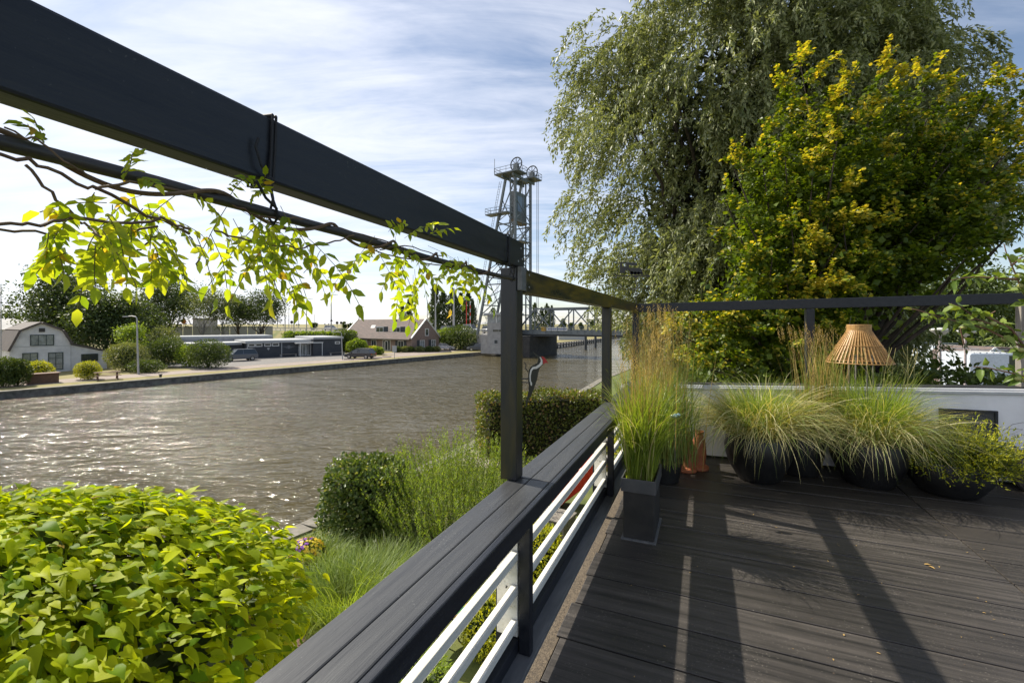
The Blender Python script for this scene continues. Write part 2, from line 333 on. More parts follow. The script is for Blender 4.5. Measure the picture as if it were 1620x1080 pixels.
L_APP = leafmat('apple_leaf', (.10,.17,.03), (.26,.34,.07), .4, .42)
L_GR1 = leafmat('green_blade', (.12,.20,.025), (.33,.42,.07), .5, .4)
L_GR2 = leafmat('straw_blade', (.34,.33,.12), (.66,.60,.34), .4, .5)
L_GR3 = leafmat('plume', (.30,.24,.06), (.56,.40,.19), .35, .6)
L_GR4 = leafmat('lower_garden_blade', (.10,.17,.03), (.30,.38,.12), .45, .45)
L_PURP = leafmat('purple_petal', (.16,.04,.30), (.30,.10,.50), .3, .5)
L_YELP = leafmat('yellow_petal', (.70,.50,.03), (.80,.62,.08), .3, .5)

def hash_dir(n): v = RS.normal(0, 1, (n, 3)); return unit(v)

def dusty(m, sc=55, th=.70, col=(.26,.25,.22), amt=.55, big=True):
    t = m.node_tree; b = t.nodes['Principled BSDF']; src = b.inputs['Base Color'].links[0].from_socket
    tc_ = t.nodes.new('ShaderNodeTexCoord'); n = t.nodes.new('ShaderNodeTexNoise'); n.inputs['Scale'].default_value = sc; n.inputs['Detail'].default_value = 3; t.links.new(tc_.outputs['Object'], n.inputs['Vector'])
    n2 = t.nodes.new('ShaderNodeTexNoise'); n2.inputs['Scale'].default_value = 3.1; n2.inputs['Detail'].default_value = 6; t.links.new(tc_.outputs['Object'], n2.inputs['Vector'])
    ad = t.nodes.new('ShaderNodeMath'); ad.operation = 'MULTIPLY_ADD'; t.links.new(n2.outputs[0], ad.inputs[0]); ad.inputs[1].default_value = .35; t.links.new(n.outputs[0], ad.inputs[2])
    mr = t.nodes.new('ShaderNodeMapRange'); mr.inputs[1].default_value = th + .175; mr.inputs[2].default_value = th + .26; mr.inputs[4].default_value = amt; t.links.new(ad.outputs[0], mr.inputs[0])
    mx = t.nodes.new('ShaderNodeMix'); mx.data_type = 'RGBA'; t.links.new(mr.outputs[0], mx.inputs[0]); t.links.new(src, mx.inputs[6]); mx.inputs[7].default_value = (*col, 1); t.links.new(mx.outputs[2], b.inputs['Base Color'])
for m_ in (M_PAINT, M_POT, M_LEDGE, M_GOLDREFL, M_POSTP, M_PLANTER, M_PLANTER2): dusty(m_, 150, .70, (.12,.12,.11), .5)
dusty(M_RAILTOP, 120, .66, (.20,.20,.19), .45)
dusty(M_DECK, 70, .64, (.20,.18,.15), .5); dusty(M_DECK2, 70, .64, (.20,.18,.15), .5); dusty(M_WHITE, 60, .64, (.30,.27,.20), .4)
# ================================================================== SETTING
# water
def water():
    m = bpy.data.materials.new('canal_water'); m.use_nodes = True; t = m.node_tree; b = t.nodes['Principled BSDF']
    b.inputs['Base Color'].default_value = (.085,.070,.034, 1); b.inputs['Roughness'].default_value = .05; b.inputs['IOR'].default_value = 1.33
    tcn = t.nodes.new('ShaderNodeTexCoord')
    mp_ = t.nodes.new('ShaderNodeMapping'); mp_.inputs['Rotation'].default_value = (0, 0, R(-25)); mp_.inputs['Scale'].default_value = (1, 2.2, 1); t.links.new(tcn.outputs['Object'], mp_.inputs[0])
    hs = []
    for sc, w, d in ((.22, 1.4, 1), (.85, 1.0, 2), (2.3, .34, 2), (6.0, .07, 1)):
        n_ = t.nodes.new('ShaderNodeTexNoise'); n_.inputs['Scale'].default_value = sc; n_.inputs['Detail'].default_value = d; n_.inputs['Distortion'].default_value = .6; t.links.new(mp_.outputs[0], n_.inputs['Vector'])
        k = t.nodes.new('ShaderNodeMath'); k.operation = 'MULTIPLY'; t.links.new(n_.outputs[0], k.inputs[0]); k.inputs[1].default_value = w; hs.append(k.outputs[0])
    a = t.nodes.new('ShaderNodeMath'); a.operation = 'ADD'; t.links.new(hs[0], a.inputs[0]); t.links.new(hs[1], a.inputs[1])
    a2 = t.nodes.new('ShaderNodeMath'); a2.operation = 'ADD'; t.links.new(a.outputs[0], a2.inputs[0]); t.links.new(hs[2], a2.inputs[1])
    a3 = t.nodes.new('ShaderNodeMath'); a3.operation = 'ADD'; t.links.new(a2.outputs[0], a3.inputs[0]); t.links.new(hs[3], a3.inputs[1]); a2 = a3
    # patches of calmer and rougher water
    pn = t.nodes.new('ShaderNodeTexNoise'); pn.inputs['Scale'].default_value = .09; pn.inputs['Detail'].default_value = 3; t.links.new(mp_.outputs[0], pn.inputs['Vector'])
    pr = t.nodes.new('ShaderNodeMapRange'); pr.inputs[1].default_value = .35; pr.inputs[2].default_value = .65; pr.inputs[3].default_value = .55; pr.inputs[4].default_value = 1.0; t.links.new(pn.outputs[0], pr.inputs[0])
    bp = t.nodes.new('ShaderNodeBump'); bp.inputs['Distance'].default_value = .44; t.links.new(pr.outputs[0], bp.inputs['Strength']); t.links.new(a2.outputs[0], bp.inputs['Height']); t.links.new(bp.outputs[0], b.inputs['Normal'])
    mb = MB(); mb.add([(-900,-400,WZ),(1500,-400,WZ),(1500,2500,WZ),(-900,2500,WZ)], [(0,1,2,3)])
    o = mb.build('water', m, fix=False); tag(o, kind='structure')
water()
FAR = [(-160,-137.6), (-74.6,-13.9), (-40.5,35.5), (-13.0,75.3), (-8.0,82.5), (-3.75,88.75), (7,115), (32,164), (90,270), (420,900)]
NEAR = [(-60,-66), (-16.9,-4.5), (-5.6,12.0), (-1.5,21), (4.3,33), (8.5,43.5), (20,66), (47,110), (78,164), (140,270), (520,900)]
def land(name, edge, far_pts, z, zb, m_top, m_side):
    mb = MB(); n = len(edge); poly = list(edge) + list(far_pts)
    mb.add([(x, y, z) for x, y in poly], [tuple(range(len(poly)))], 0)
    o = mb.build(name, [m_top], fix=False)
    if o.data.polygons[0].normal.z < 0: o.data.flip_normals()
    return tag(o, kind='structure')
land('far_bank_ground', FAR, [(420,2500), (-2500,2500), (-2500,-600), (-160,-600)], GZ, WZ, M_GRASSG, M_STONE)
land('near_bank_ground', NEAR, [(2500,900), (2500,-600), (-60,-600)], GZ, WZ, M_GRASSN, M_STONE)
land('distant_ground', [(420,900), (520,900)], [(2500,900), (3500,5000), (-3500,5000), (-3000,2500), (420,2500)], GZ - .02, WZ, M_EMB, M_STONE)
def quay(name, pts, w, z0, z1, side, label):
    root = empty(name, (*pts[0], z0), label, 'quay wall')
    mb = MB(); cp = MB()
    for i in range(len(pts) - 1):
        p = Vector((*pts[i], 0)); q = Vector((*pts[i+1], 0)); d = (q - p).normalized(); n = Vector((-d.y, d.x, 0)) * side
        Lg = (q - p).length; k = max(1, int(Lg / 12)) if Lg < 200 else 12
        for j in range(k):
            a = p + d * (Lg * j / k + .012); b = p + d * (Lg * (j + 1) / k - .012)
            mb.add([a - n*.03, b - n*.03, b + n*(w - .02), a + n*(w - .02)] and [tuple(a - n*.03 + Vector((0,0,z0-1.0))), tuple(b - n*.03 + Vector((0,0,z0-1.0))), tuple(b + n*(w-.02) + Vector((0,0,z0-1.0))), tuple(a + n*(w-.02) + Vector((0,0,z0-1.0))),
                    tuple(a - n*.03 + Vector((0,0,z1-.12))), tuple(b - n*.03 + Vector((0,0,z1-.12))), tuple(b + n*(w-.02) + Vector((0,0,z1-.12))), tuple(a + n*(w-.02) + Vector((0,0,z1-.12)))],
                   [(0,3,2,1),(4,5,6,7),(0,1,5,4),(1,2,6,5),(2,3,7,6),(3,0,4,7)])
            cp.add([tuple(v) for v in (a - n*.10 + Vector((0,0,z1-.118)), b - n*.10 + Vector((0,0,z1-.118)), b + n*w + Vector((0,0,z1-.118)), a + n*w + Vector((0,0,z1-.118)),
                    a - n*.10 + Vector((0,0,z1)), b - n*.10 + Vector((0,0,z1)), b + n*w + Vector((0,0,z1)), a + n*w + Vector((0,0,z1)))],
                   [(0,3,2,1),(4,5,6,7),(0,1,5,4),(1,2,6,5),(2,3,7,6),(3,0,4,7)])
    mb.build('wall', M_STONE, root); cp.build('coping', M_STONE2, root)
    return root
quay('quay_wall', FAR, .5, WZ, GZ + .05, 1, 'long grey concrete quay wall along the far side of the canal')
quay('quay_wall', NEAR, .5, WZ, GZ + .05, -1, 'near concrete quay edge below the terrace garden')

# far-bank road and forecourt (pinkish paving), as strips along the canal
cd = Vector((.568, .823, 0)); cn = Vector((-.823, .568, 0))
def strip(name, pts, z, m):
    mb = MB(); mb.add([(*p, z) for p in pts], [tuple(range(len(pts)))])
    o = mb.build(name, m, fix=False)
    if o.data.polygons[0].normal.z < 0: o.data.flip_normals()
    return tag(o, kind='structure')
A0 = Vector((-40.5, 35.5, 0))
def CB(s, d): v = A0 + cd*s + cn*d; return (v.x, v.y)
strip('quay_road', [CB(-60, 3.6), CB(8, 3.4), CB(38, 3.0), CB(48, 3.2), CB(53, 4.2), CB(66, 7), CB(66, 10), CB(50, 7.5), CB(38, 7.2), CB(8, 7.4), CB(-60, 7.6)], GZ + .008, M_ROAD)
strip('forecourt', [CB(16.5, 7.39), CB(37, 7.19), CB(46, 15), CB(36, 25), CB(14, 20)], GZ + .012, M_ASPH)
strip('house_path', [CB(47, 7.2), CB(50, 7.49), CB(66, 9.99), CB(68, 15), CB(52, 12.5), CB(44, 12)], GZ + .012, M_ROAD)

# embankment with the bridge approach road
T0 = Vector((.6, 85, 0)); ba = Vector((.823, -.568, 0)); bd = Vector((.568, .823, 0))   # bridge axis (towards the right) and its width direction
def BR(m, w, z): v = T0 + ba*m + bd*w; return (v.x, v.y, z)
def embank():
    mb = MB(); sec = [(2, GZ-.02), (6.5, -.35), (18, -.35), (26, GZ-.02)]
    ms = [-10.9, -30, -80, -160, -420, -900]; vs = []; fs = []
    for i, m in enumerate(ms):
        for w, z in sec: vs.append(BR(m, w, z))
    for i in range(len(ms)-1):
        for j in range(3): fs.append((i*4+j, i*4+j+1, (i+1)*4+j+1, (i+1)*4+j))
    fs.append((0,1,2,3)); mb.add(vs, fs)
    tag(mb.build('embankment', M_EMB), kind='structure')
    rd = MB(); rd.add([BR(-3.5, -.5, -.33), BR(-3.5, 9, -.33), BR(-14, 17, -.33), BR(-900, 17, -.33), BR(-900, 7, -.33), BR(-14, 7, -.33)], [(0,1,2,3,4,5)])
    tag(rd.build('approach_road', M_ASPH), kind='structure')
embank()
exec_parts = []
# ================================================================== TERRACE
def board_tint(m):
    t = m.node_tree; b = t.nodes['Principled BSDF']; l = b.inputs['Base Color'].links[0]; src = l.from_socket
    g = t.nodes.new('ShaderNodeNewGeometry'); mr = t.nodes.new('ShaderNodeMapRange'); mr.inputs[3].default_value = .70; mr.inputs[4].default_value = 1.25; t.links.new(g.outputs['Random Per Island'], mr.inputs[0])
    h = t.nodes.new('ShaderNodeHueSaturation'); t.links.new(src, h.inputs['Color']); t.links.new(mr.outputs[0], h.inputs['Value']); 
    # blotchy weathering on top of the grain
    nz = t.nodes.new('ShaderNodeTexNoise'); nz.inputs['Scale'].default_value = 1.1; nz.inputs['Detail'].default_value = 7; nz.inputs['Roughness'].default_value = .7
    tc_ = t.nodes.new('ShaderNodeTexCoord'); t.links.new(tc_.outputs['Object'], nz.inputs['Vector'])
    m2 = t.nodes.new('ShaderNodeMapRange'); m2.inputs[1].default_value = .35; m2.inputs[2].default_value = .7; m2.inputs[3].default_value = .75; m2.inputs[4].default_value = 1.25; t.links.new(nz.outputs[0], m2.inputs[0])
    h2 = t.nodes.new('ShaderNodeHueSaturation'); t.links.new(h.outputs[0], h2.inputs['Color']); t.links.new(m2.outputs[0], h2.inputs['Value']); t.links.new(h2.outputs[0], b.inputs['Base Color'])
board_tint(M_DECK); board_tint(M_DECK2)
def deck():
    T_ = []; t = 2.488 - .347*14
    mb = MB(RF); i = 0
    while t < 7.25:
        e = -.771 + (.012 if i % 2 else -.006) + random.uniform(-.006, .006)
        mb.box(e, 1.972, t + .006, t + .347 - .006, -.028, 0, 0)
        mb.box(1.984, 9.5, t + .006, t + .347 - .006, -.028, -.001, 1 if (4 <= (i % 7)) or i > 12 else 0)
        t += .347; i += 1
    o = mb.build('deck', [M_DECK, M_DECK2], bevel=.004); tag(o, kind='structure')
    sm = MB(RF); t = 2.488 - .347*6
    while t < 6.6:
        for a in (-.70, -.05, .62, 1.28, 1.93, 2.05, 2.7, 3.4):
            for dt in (.06, .285):
                x, y = a + random.uniform(-.008, .008), t + dt + random.uniform(-.006, .006); sm.add([(x + .0045*math.cos(k*1.047), y + .0045*math.sin(k*1.047), .0012) for k in range(6)], [(0,1,2,3,4,5)])
        t += .347
    tag(sm.build('deck_screws', mat('rusty_screw', (.10,.07,.05), .5), o, fix=False), kind='stuff')
    b = MB(RF); b.box(-.9, 10, -3, 7.4, -3.62, -.05); tag(b.build('house_wall_below_deck', M_STUCCO), 'white rendered house storey carrying the black terrace deck', 'building')
    g = MB(RF); g.box(-.835, -.765, -2, 7.2, -.048, -.012); tag(g.build('gravel_strip', M_DIRT), kind='structure')
deck()

def railing():
    root = empty('terrace_railing', RF(-.85, 3, 0), 'long black handrail with cream white slats along the deck edge', 'railing')
    def plank(a0, a1, name, m):
        mb = MB(RF); mb.box(a0, a1, -1.6, 2.30, .917, .950); mb.build(name, m, root, bevel=.006)
        mb = MB(RF); mb.box(a0, a1, 2.306, 6.98, .917, .950); mb.build(name, m, root, bevel=.006)
    plank(-.983, -.8705, 'handrail', M_RAILTOP); plank(-.869, -.757, 'handrail', M_RAILTOP)
    mb = MB(RF); mb.box(-.755, -.725, -1.6, 6.98, .868, .9495); mb.build('fascia', M_PAINT, root, bevel=.005)
    # slats: flat on top, with an added hidden body sloping outwards to block the sun
    for z in (.703, .538, .373):
        mb = MB(RF)
        sec = [(0, 0), (0, -.036), (-.056, -.118), (-.062, -.105), (-.034, 0)]
        k = len(sec)
        for t0, t1 in ((-1.6, 2.0), (2.045, 4.16), (4.205, 6.95)):
            mb.add([(-.8185 + a, t0, z + h) for a, h in sec] + [(-.8185 + a, t1, z + h) for a, h in sec], [tuple(range(k)), tuple(reversed(range(k, 2*k)))] + [(i, k+i, k+(i+1) % k, (i+1) % k) for i in range(k)])
        mb.build('slat', M_WHITE, root, bevel=.003)
    mb = MB(RF); mb.box(-.86, -.82, -1.6, 6.95, .213, .278); mb.build('bottom_rail', M_PAINT, root, bevel=.004)
    mb = MB(RF); mb.box(-.90, -.743, -1.6, 6.98, .185, .2115); mb.build('metal_ledge', M_LEDGE, root, bevel=.003)
    for t in (-.2, 2.0, 4.16):
        mb = MB(RF); mb.box(-.815, -.758, t, t + .045, .2125, .916); mb.build('baluster', M_PAINT, root, bevel=.003)
        mb = MB(RF); mb.box(-.935, -.825, t + .006, t + .036, .285, .915); mb.build('backing_board', M_WHITE, root, bevel=.003)
        mb = MB(RF); mb.box(-.96, -.925, t + .05, t + .10, -.3, .915); mb.build('support', M_PAINT, root)
        s_ = MB(); p = RF(-.815, t + .003, .60)
        s_.tube([RF(-.88, t + .006, .52), RF(-.88, t - .004, .52)], .004, 8); s_.build('screw', M_IRON, root)
railing()

def frame():
    root = empty('pergola_frame', RF(-.97, 2.3, .95), 'black timber frame of posts and overhead beams around the terrace edge', 'pergola')
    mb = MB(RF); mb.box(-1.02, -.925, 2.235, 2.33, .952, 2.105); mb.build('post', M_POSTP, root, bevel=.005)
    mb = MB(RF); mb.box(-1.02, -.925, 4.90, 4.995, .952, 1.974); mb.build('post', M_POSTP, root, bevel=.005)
    mb = MB(RF); mb.box(-1.02, -.925, 7.24, 7.335, -.2, 1.974); mb.build('post', M_PAINT, root, bevel=.005)
    mb = MB(RA); mb.box(-.985, -.926, -.9, 2.36, 2.111, 2.253); mb.build('beam', M_PAINT, root, bevel=.006)
    mb = MB(RF); mb.box(-1.013, -.922, 2.372, 7.20, 1.976, 2.108); mb.build('beam', M_GOLDREFL, root, bevel=.006)
    mb = MB(RF); mb.box(-.922, -.895, 2.24, 2.30, 1.98, 2.108); mb.build('bracket', M_LEDGE, root, bevel=.003)
    for (t, z) in ((2.26, 2.14), (2.30, 2.215), (2.32, 2.16)): mb = MB(RA); mb.tube([RF(0,0,0)]*0 or [(-.926, t, z), (-.9235, t, z)], .006, 10); mb.build('bolt', M_GALV, root)
    for (t, z) in ((2.42, 2.01), (2.42, 2.08), (4.95, 2.00), (4.95, 2.08), (7.1, 2.04)): mb = MB(RF); mb.tube([(-.922, t, z), (-.9195, t, z)], .005, 10); mb.build('bolt', M_GALV, root)
    p = Vector((1.86, 7.08, EYE + .242)); q = Vector((6.27, 5.58, EYE + .314)); d = (q - p)
    mb = MB(); mb.beam(p, p + d*1.5, .09, .134); mb.build('beam', M_PAINT, root, bevel=.006)
    c = Vector((4.17, 6.29, 0)); dn = Vector((d.x, d.y, 0)).normalized(); pn = Vector((-dn.y, dn.x, 0))
    mb = MB(); mb.beam(c + Vector((0,0,.2)), c + Vector((0,0,2.008)), .10, .10, up=dn); mb.build('post', M_PAINT, root, bevel=.005)
    e = Vector((1612.5 - 810, 0, 0)).x / F
    Yp = 5.5; c = Vector((e * Yp + .05, Yp, 0))
    mb = MB(); mb.beam(c + Vector((0,0,1.03)), c + Vector((0,0,2.05)), .10, .10, up=dn); mb.build('post', M_WOODG, root, bevel=.005)
frame()

def wall():
    root = empty('parapet_wall', (4, 5.6, 0), 'low white rendered parapet with zinc cap behind the potted grasses', 'wall')
    p = Vector((1.55, 6.42, 0)); q = Vector((8.9, 3.90, 0)); d = (q - p).normalized(); n = Vector((-d.y, d.x, 0))
    def hz(v): return .905 + (v - p).length * .031
    def slab(o0, o1, z0, z1, m, name, bev=.004, off0=0, off1=0):
        mb = MB(); vs = []
        for v in (p + d*off0, q + d*off1):
            for o_, zf in ((o0, z0), (o1, z0), (o1, z1), (o0, z1)):
                w = v + n*o_; vs.append((w.x, w.y, zf(v)))
        mb.add(vs, [(0,1,2,3), (7,6,5,4), (0,4,5,1), (1,5,6,2), (2,6,7,3), (3,7,4,0)]); return mb.build(name, m, root, bevel=bev)
    slab(0, .2, lambda v: .03, lambda v: hz(v) - .035, M_STUCCO, 'render')
    slab(-.02, .07, lambda v: hz(v) - .034, hz, M_CAP, 'cap')
    slab(.072, .10, lambda v: hz(v) - .03, lambda v: hz(v) - .006, M_DARK, 'cap_seam', 0)
    slab(.102, .23, lambda v: hz(v) - .034, lambda v: hz(v) + .008, M_CAP, 'cap')
    slab(.232, .75, lambda v: hz(v) - .2, lambda v: hz(v) - .02, M_DARK, 'flat_roof_edge', 0)
    # framed dark opening
    def on(px, py, o_):
        rx = (px - 810) / F; v = p + n*o_; Y = (v.x*n.x + v.y*n.y) / (rx*n.x + n.y); return Vector((rx*Y, Y, EYE - (py - HZ)/F*Y))
    a = on(1490, 649, -.012); b = on(1573.6, 696, -.012)
    L_ = (Vector((b.x, b.y, 0)) - Vector((a.x, a.y, 0))).length
    X = lambda u, w, v: Vector((a.x, a.y, 0)) + d*u + n*w + Vector((0, 0, v))
    mb = MB(X); zt, zb = a.z, b.z - .0
    fr = .025
    for r in ((-fr, 0, zb-fr, zt+fr), (L_, L_+fr, zb-fr, zt+fr), (0, L_, zt, zt+fr), (0, L_, zb-fr, zb)): mb.box(r[0], r[1], -.012, .010, r[2], r[3])
    mb.build('window_frame', M_PAINT, root); mb = MB(X); mb.box(0, L_, .002, .008, zb, zt); mb.build('dark_pane', M_GLASS, root)
wall()

# planter with tall grass
def planter():
    root = empty('planter', RF(-.49, 4.08, 0), 'tall dark zinc planter box standing by the railing', 'planter')
    mb = MB(RF); mb.box(-.617, -.367, 3.836, 4.334, .012, .425); mb.build('body', M_PLANTER2, root, bevel=.004)
    mb = MB(RF)
    mb.box(-.633, -.351, 3.82, 3.832, .40, .51); mb.box(-.633, -.351, 4.338, 4.35, .40, .51); mb.box(-.633, -.621, 3.8325, 4.3375, .40, .51); mb.box(-.363, -.351, 3.8325, 4.3375, .40, .51)
    mb.build('rim', M_PLANTER, root, bevel=.002)
    mb = MB(RF); mb.box(-.62, -.364, 3.834, 4.336, .43, .475); mb.build('soil', M_SOIL, root)
    mb = MB(RF); mb.box(-.633, -.351, 3.815, 4.35, 0, .0115); mb.build('foot_plate', M_LEDGE, root)
planter()
def planter_grass():
    root = empty('tall_grass', RF(-.49, 4.08, .47), 'tall bright green grass with tan plumes in the zinc planter', 'ornamental grass')
    n = 900; a = RS.uniform(-.60, -.38, n); t = RS.uniform(3.86, 4.31, n)
    base = np.stack([a*CS + t*SN, -a*SN + t*CS, np.full(n, .47)], 1)
    ctr = np.array(RF(-.49, 4.08, .47)); az = np.arctan2(base[:,1]-ctr[1], base[:,0]-ctr[0]) + RS.normal(0, .9, n)
    Ln = RS.uniform(.45, 1.02, n); blades('blade', base, az, Ln, RS.uniform(0, .26, n), RS.uniform(.35, 2.9, n)*(RS.rand(n)**.7), RS.uniform(.007, .013, n), [L_GR1, L_GR2], (RS.rand(n) < .10).astype(int), root, segs=9, p=2.2, curl=.35)
    n = 150; a = RS.uniform(-.60, -.38, n); t = RS.uniform(3.9, 4.31, n); base = np.stack([a*CS + t*SN, -a*SN + t*CS, np.full(n, .47)], 1)
    az = RS.uniform(0, 6.28, n); blades('stalk', base, az, RS.uniform(.85, 1.15, n), RS.uniform(0, .10, n), RS.uniform(.05, .30, n), RS.uniform(.004, .007, n), L_GR3, parent=root, segs=6, p=1.5)
    # seed heads
    P = []; T = []
    for k in range(90):
        c = Vector(RF(random.uniform(-.66, -.28), random.uniform(3.85, 4.4), random.uniform(1.22, 1.56)))
        for j in range(26):
            s = j/26; P.append((c.x + random.gauss(0, .006), c.y + random.gauss(0, .006), c.z + s*.19)); T.append((random.gauss(0, .35), random.gauss(0, .35), 1))
    P = np.array(P); T = np.array(T); leaves('seed_head', P, T, hash_dir(len(P)), RS.uniform(.012, .024, len(P)), .28, 'dia', L_GR3, parent=root)
planter_grass()
def second_grass():
    root = empty('feather_grass', RF(-.35, 5.3, 0), 'tall tan feather reed grass standing behind the zinc planter', 'ornamental grass')
    n = 260; a = RS.normal(-.45, .15, n); t = RS.normal(5.45, .2, n); base = np.stack([a*CS + t*SN, -a*SN + t*CS, np.full(n, .25)], 1)
    az = RS.uniform(0, 6.28, n); blades('stalk', base, az, RS.uniform(1.2, 1.72, n), RS.uniform(0, .10, n), RS.uniform(.05, .35, n), RS.uniform(.005, .009, n), L_GR3, parent=root, segs=7, p=1.6)
    n = 1100; a = RS.normal(-.45, .15, n); t = RS.normal(5.45, .2, n); base = np.stack([a*CS + t*SN, -a*SN + t*CS, np.full(n, .25)], 1)
    blades('blade', base, RS.uniform(0, 6.28, n), RS.uniform(.7, 1.35, n), RS.uniform(0, .2, n), RS.uniform(.2, 1.6, n), RS.uniform(.006, .011, n), L_GR4, parent=root, segs=7, p=1.6)
    P = []; T = []
    for k in range(95):
        c = Vector(RF(random.gauss(-.47, .17), random.gauss(5.45, .2), random.uniform(1.5, 1.86)))
        for j in range(20): P.append((c.x + random.gauss(0, .007), c.y + random.gauss(0, .007), c.z + j/20*.17)); T.append((random.gauss(0, .4), random.gauss(0, .4), 1))
    P = np.array(P); leaves('seed_head', P, np.array(T), hash_dir(len(P)), .02, .3, 'dia', [L_GR3], parent=root)
    pr = empty('grass_pot', RF(-.42, 5.45, 0), 'dark round pot mostly hidden behind the zinc planter', 'pot')
    mb = MB(); c = RF(-.42, 5.45, 0); mb.lathe([(0,.01),(.17,.01),(.22,.3),(.21,.3),(.0,.26)], c, 28); mb.build('shell', M_POT, pr, smooth=True)
second_grass()

def pot(name, c, prof, label, soil_r, soil_z, group=None, m=None, grooves=False):
    root = empty(name, c, label, 'pot', group)
    mb = MB(); n = 64; k = len(prof); vs = []; fs = []
    for r, z in prof:
        for j in range(n):
            t = 2*math.pi*j/n; rr = r
            if grooves: rr = r * (1 + .010*math.sin(11*t + z*9) * (1 if .06 < z < prof[-3][1]-.08 else 0))
            vs.append((c[0]+rr*math.cos(t), c[1]+rr*math.sin(t), c[2]+z))
    for i in range(k-1):
        for j in range(n): fs.append((i*n+j, i*n+(j+1)%n, (i+1)*n+(j+1)%n, (i+1)*n+j))
    mb.add(vs, fs); mb.build('shell', m or M_POT, root, smooth=True)
    mb = MB(); mb.lathe([(0, soil_z+.012), (soil_r*.6, soil_z+.01), (soil_r, soil_z-.01)], c, 30); mb.build('soil', M_SOIL, root, smooth=True)
    return root
def bowl(R0, R1, R2, H, th=.022):
    pr = [(0, .004), (R0*.93, .004), (R0, .02)]
    for i in range(1, 11):
        s = i/10; r = R0 + (R1-R0)*math.sin(min(1, s/.72)*math.pi/2) if s <= .72 else R1 + (R2-R1)*((s-.72)/.28)**1.4
        pr.append((r, .02 + (H-.02)*s))
    pr += [(R2+.008, H-.006), (R2+.006, H+.004), (R2-th*.5, H+.006), (R2-th, H-.004), (R2-th*1.2, H-.08)]
    return pr
PC1 = Vector((2.86, 5.22, 0)); PC2 = Vector((4.02, 5.06, 0)); PC3 = Vector((4.66, 4.80, 0)); PC4 = Vector((3.46, 5.42, 0))
pot('planting_pot', PC1, bowl(.22, .355, .325, .54), 'big black bulging pot of pale arching grass, first right of the zinc planter', .29, .47, 'big black pots along the parapet', grooves=True)
pot('planting_pot', PC2, bowl(.23, .37, .345, .52), 'widest black bulging pot with arching grass, under the bamboo lampshade', .30, .45, 'big black pots along the parapet', grooves=True)
pot('planting_pot', PC3, bowl(.25, .375, .37, .36), 'low wide black pot holding the yellow juniper', .33, .30, 'big black pots along the parapet')
pot('planting_pot', PC4, bowl(.2, .27, .26, .50), 'shaded black pot set back between the two bulging pots', .22, .44, 'big black pots along the parapet')
pot('glazed_pot', Vector((5.62, 4.82, 0)), bowl(.13, .245, .225, .46), 'grey striped glazed pot at the far right edge of the deck', .18, .40, m=mat('grey_glaze', (.15,.14,.14), .25, (.06,.055,.055), 6, 4, .1, 20, (1,1,6)))

def fountain_grass(c, label, n1, n2, rad, hgt, spread, mats2=(L_GR2, L_GR4), green=.3, seed=0):
    root = empty('fountain_grass', c, label, 'ornamental grass', 'arching grasses in the black pots')
    def base(n, r): 
        q = RS.uniform(0, 1, n)**.5 * r; t = RS.uniform(0, 6.283, n); return np.stack([c[0]+q*np.cos(t), c[1]+q*np.sin(t), np.full(n, c[2])], 1), t
    b, t = base(n1, rad); az = t + RS.normal(0, .5, n1)
    mi = (RS.rand(n1) < green).astype(int)
    blades('blade', b, az, RS.uniform(.55, 1.0, n1)*spread, RS.uniform(.02, .95, n1), RS.uniform(1.4, 3.1, n1), RS.uniform(.006, .011, n1), list(mats2), mi, root, segs=10, p=1.3, curl=.5)
    b, t = base(n2, rad*.8); az = t + RS.normal(0, .6, n2)
    blades('upright_blade', b, az, RS.uniform(.5, 1.0, n2)*hgt, RS.uniform(0, .3, n2), RS.uniform(.3, 1.8, n2), RS.uniform(.005, .009, n2), [mats2[1], L_GR1], (RS.rand(n2) < .6).astype(int), root, segs=8, p=1.6, curl=.3)
    return root
fountain_grass(PC1 + Vector((0,-.02,.46)), 'pale arching grass spilling over the left bulging black pot', 1900, 800, .29, .84, 1.14)
fountain_grass(PC2 + Vector((0,-.02,.44)), 'greener arching grass spilling over the widest black pot under the lampshade', 1900, 1000, .31, 1.0, 1.02, green=.40)
fountain_grass(PC4 + Vector((.1,-.05,.43)), 'wispy straw coloured grass between the two bulging pots', 900, 420, .24, .84, .95)
def reed_by_post():
    c = np.array((3.66, 5.30)); root = empty('reed_grass', (c[0], c[1], .45), 'upright tan reed grass tuft in front of the middle post', 'ornamental grass')
    n = 260; b = np.stack([RS.normal(c[0], .13, n), RS.normal(c[1], .08, n), np.full(n, .45)], 1)
    az = np.where(RS.rand(n) < .7, math.pi, 0) + RS.normal(0, .8, n)
    blades('stalk', b, az, RS.uniform(.9, 1.34, n), RS.uniform(0, .14, n), RS.uniform(.05, .5, n), RS.uniform(.005, .009, n), [L_GR3, L_GR4], (RS.rand(n) < .45).astype(int), root, segs=7, p=1.6)
    P = []; T = []
    for k in range(60):
        x = random.gauss(c[0]-.12, .17); y = random.gauss(c[1], .08); z = random.uniform(1.42, 1.68)
        for j in range(18): P.append((x + random.gauss(0,.006) - j*.002, y, z + j/18*.15)); T.append((random.gauss(0, .4), random.gauss(0, .4), 1))
    leaves('seed_head', np.array(P), np.array(T), hash_dir(len(P)), .018, .3, 'dia', [L_GR3], parent=root)
reed_by_post()
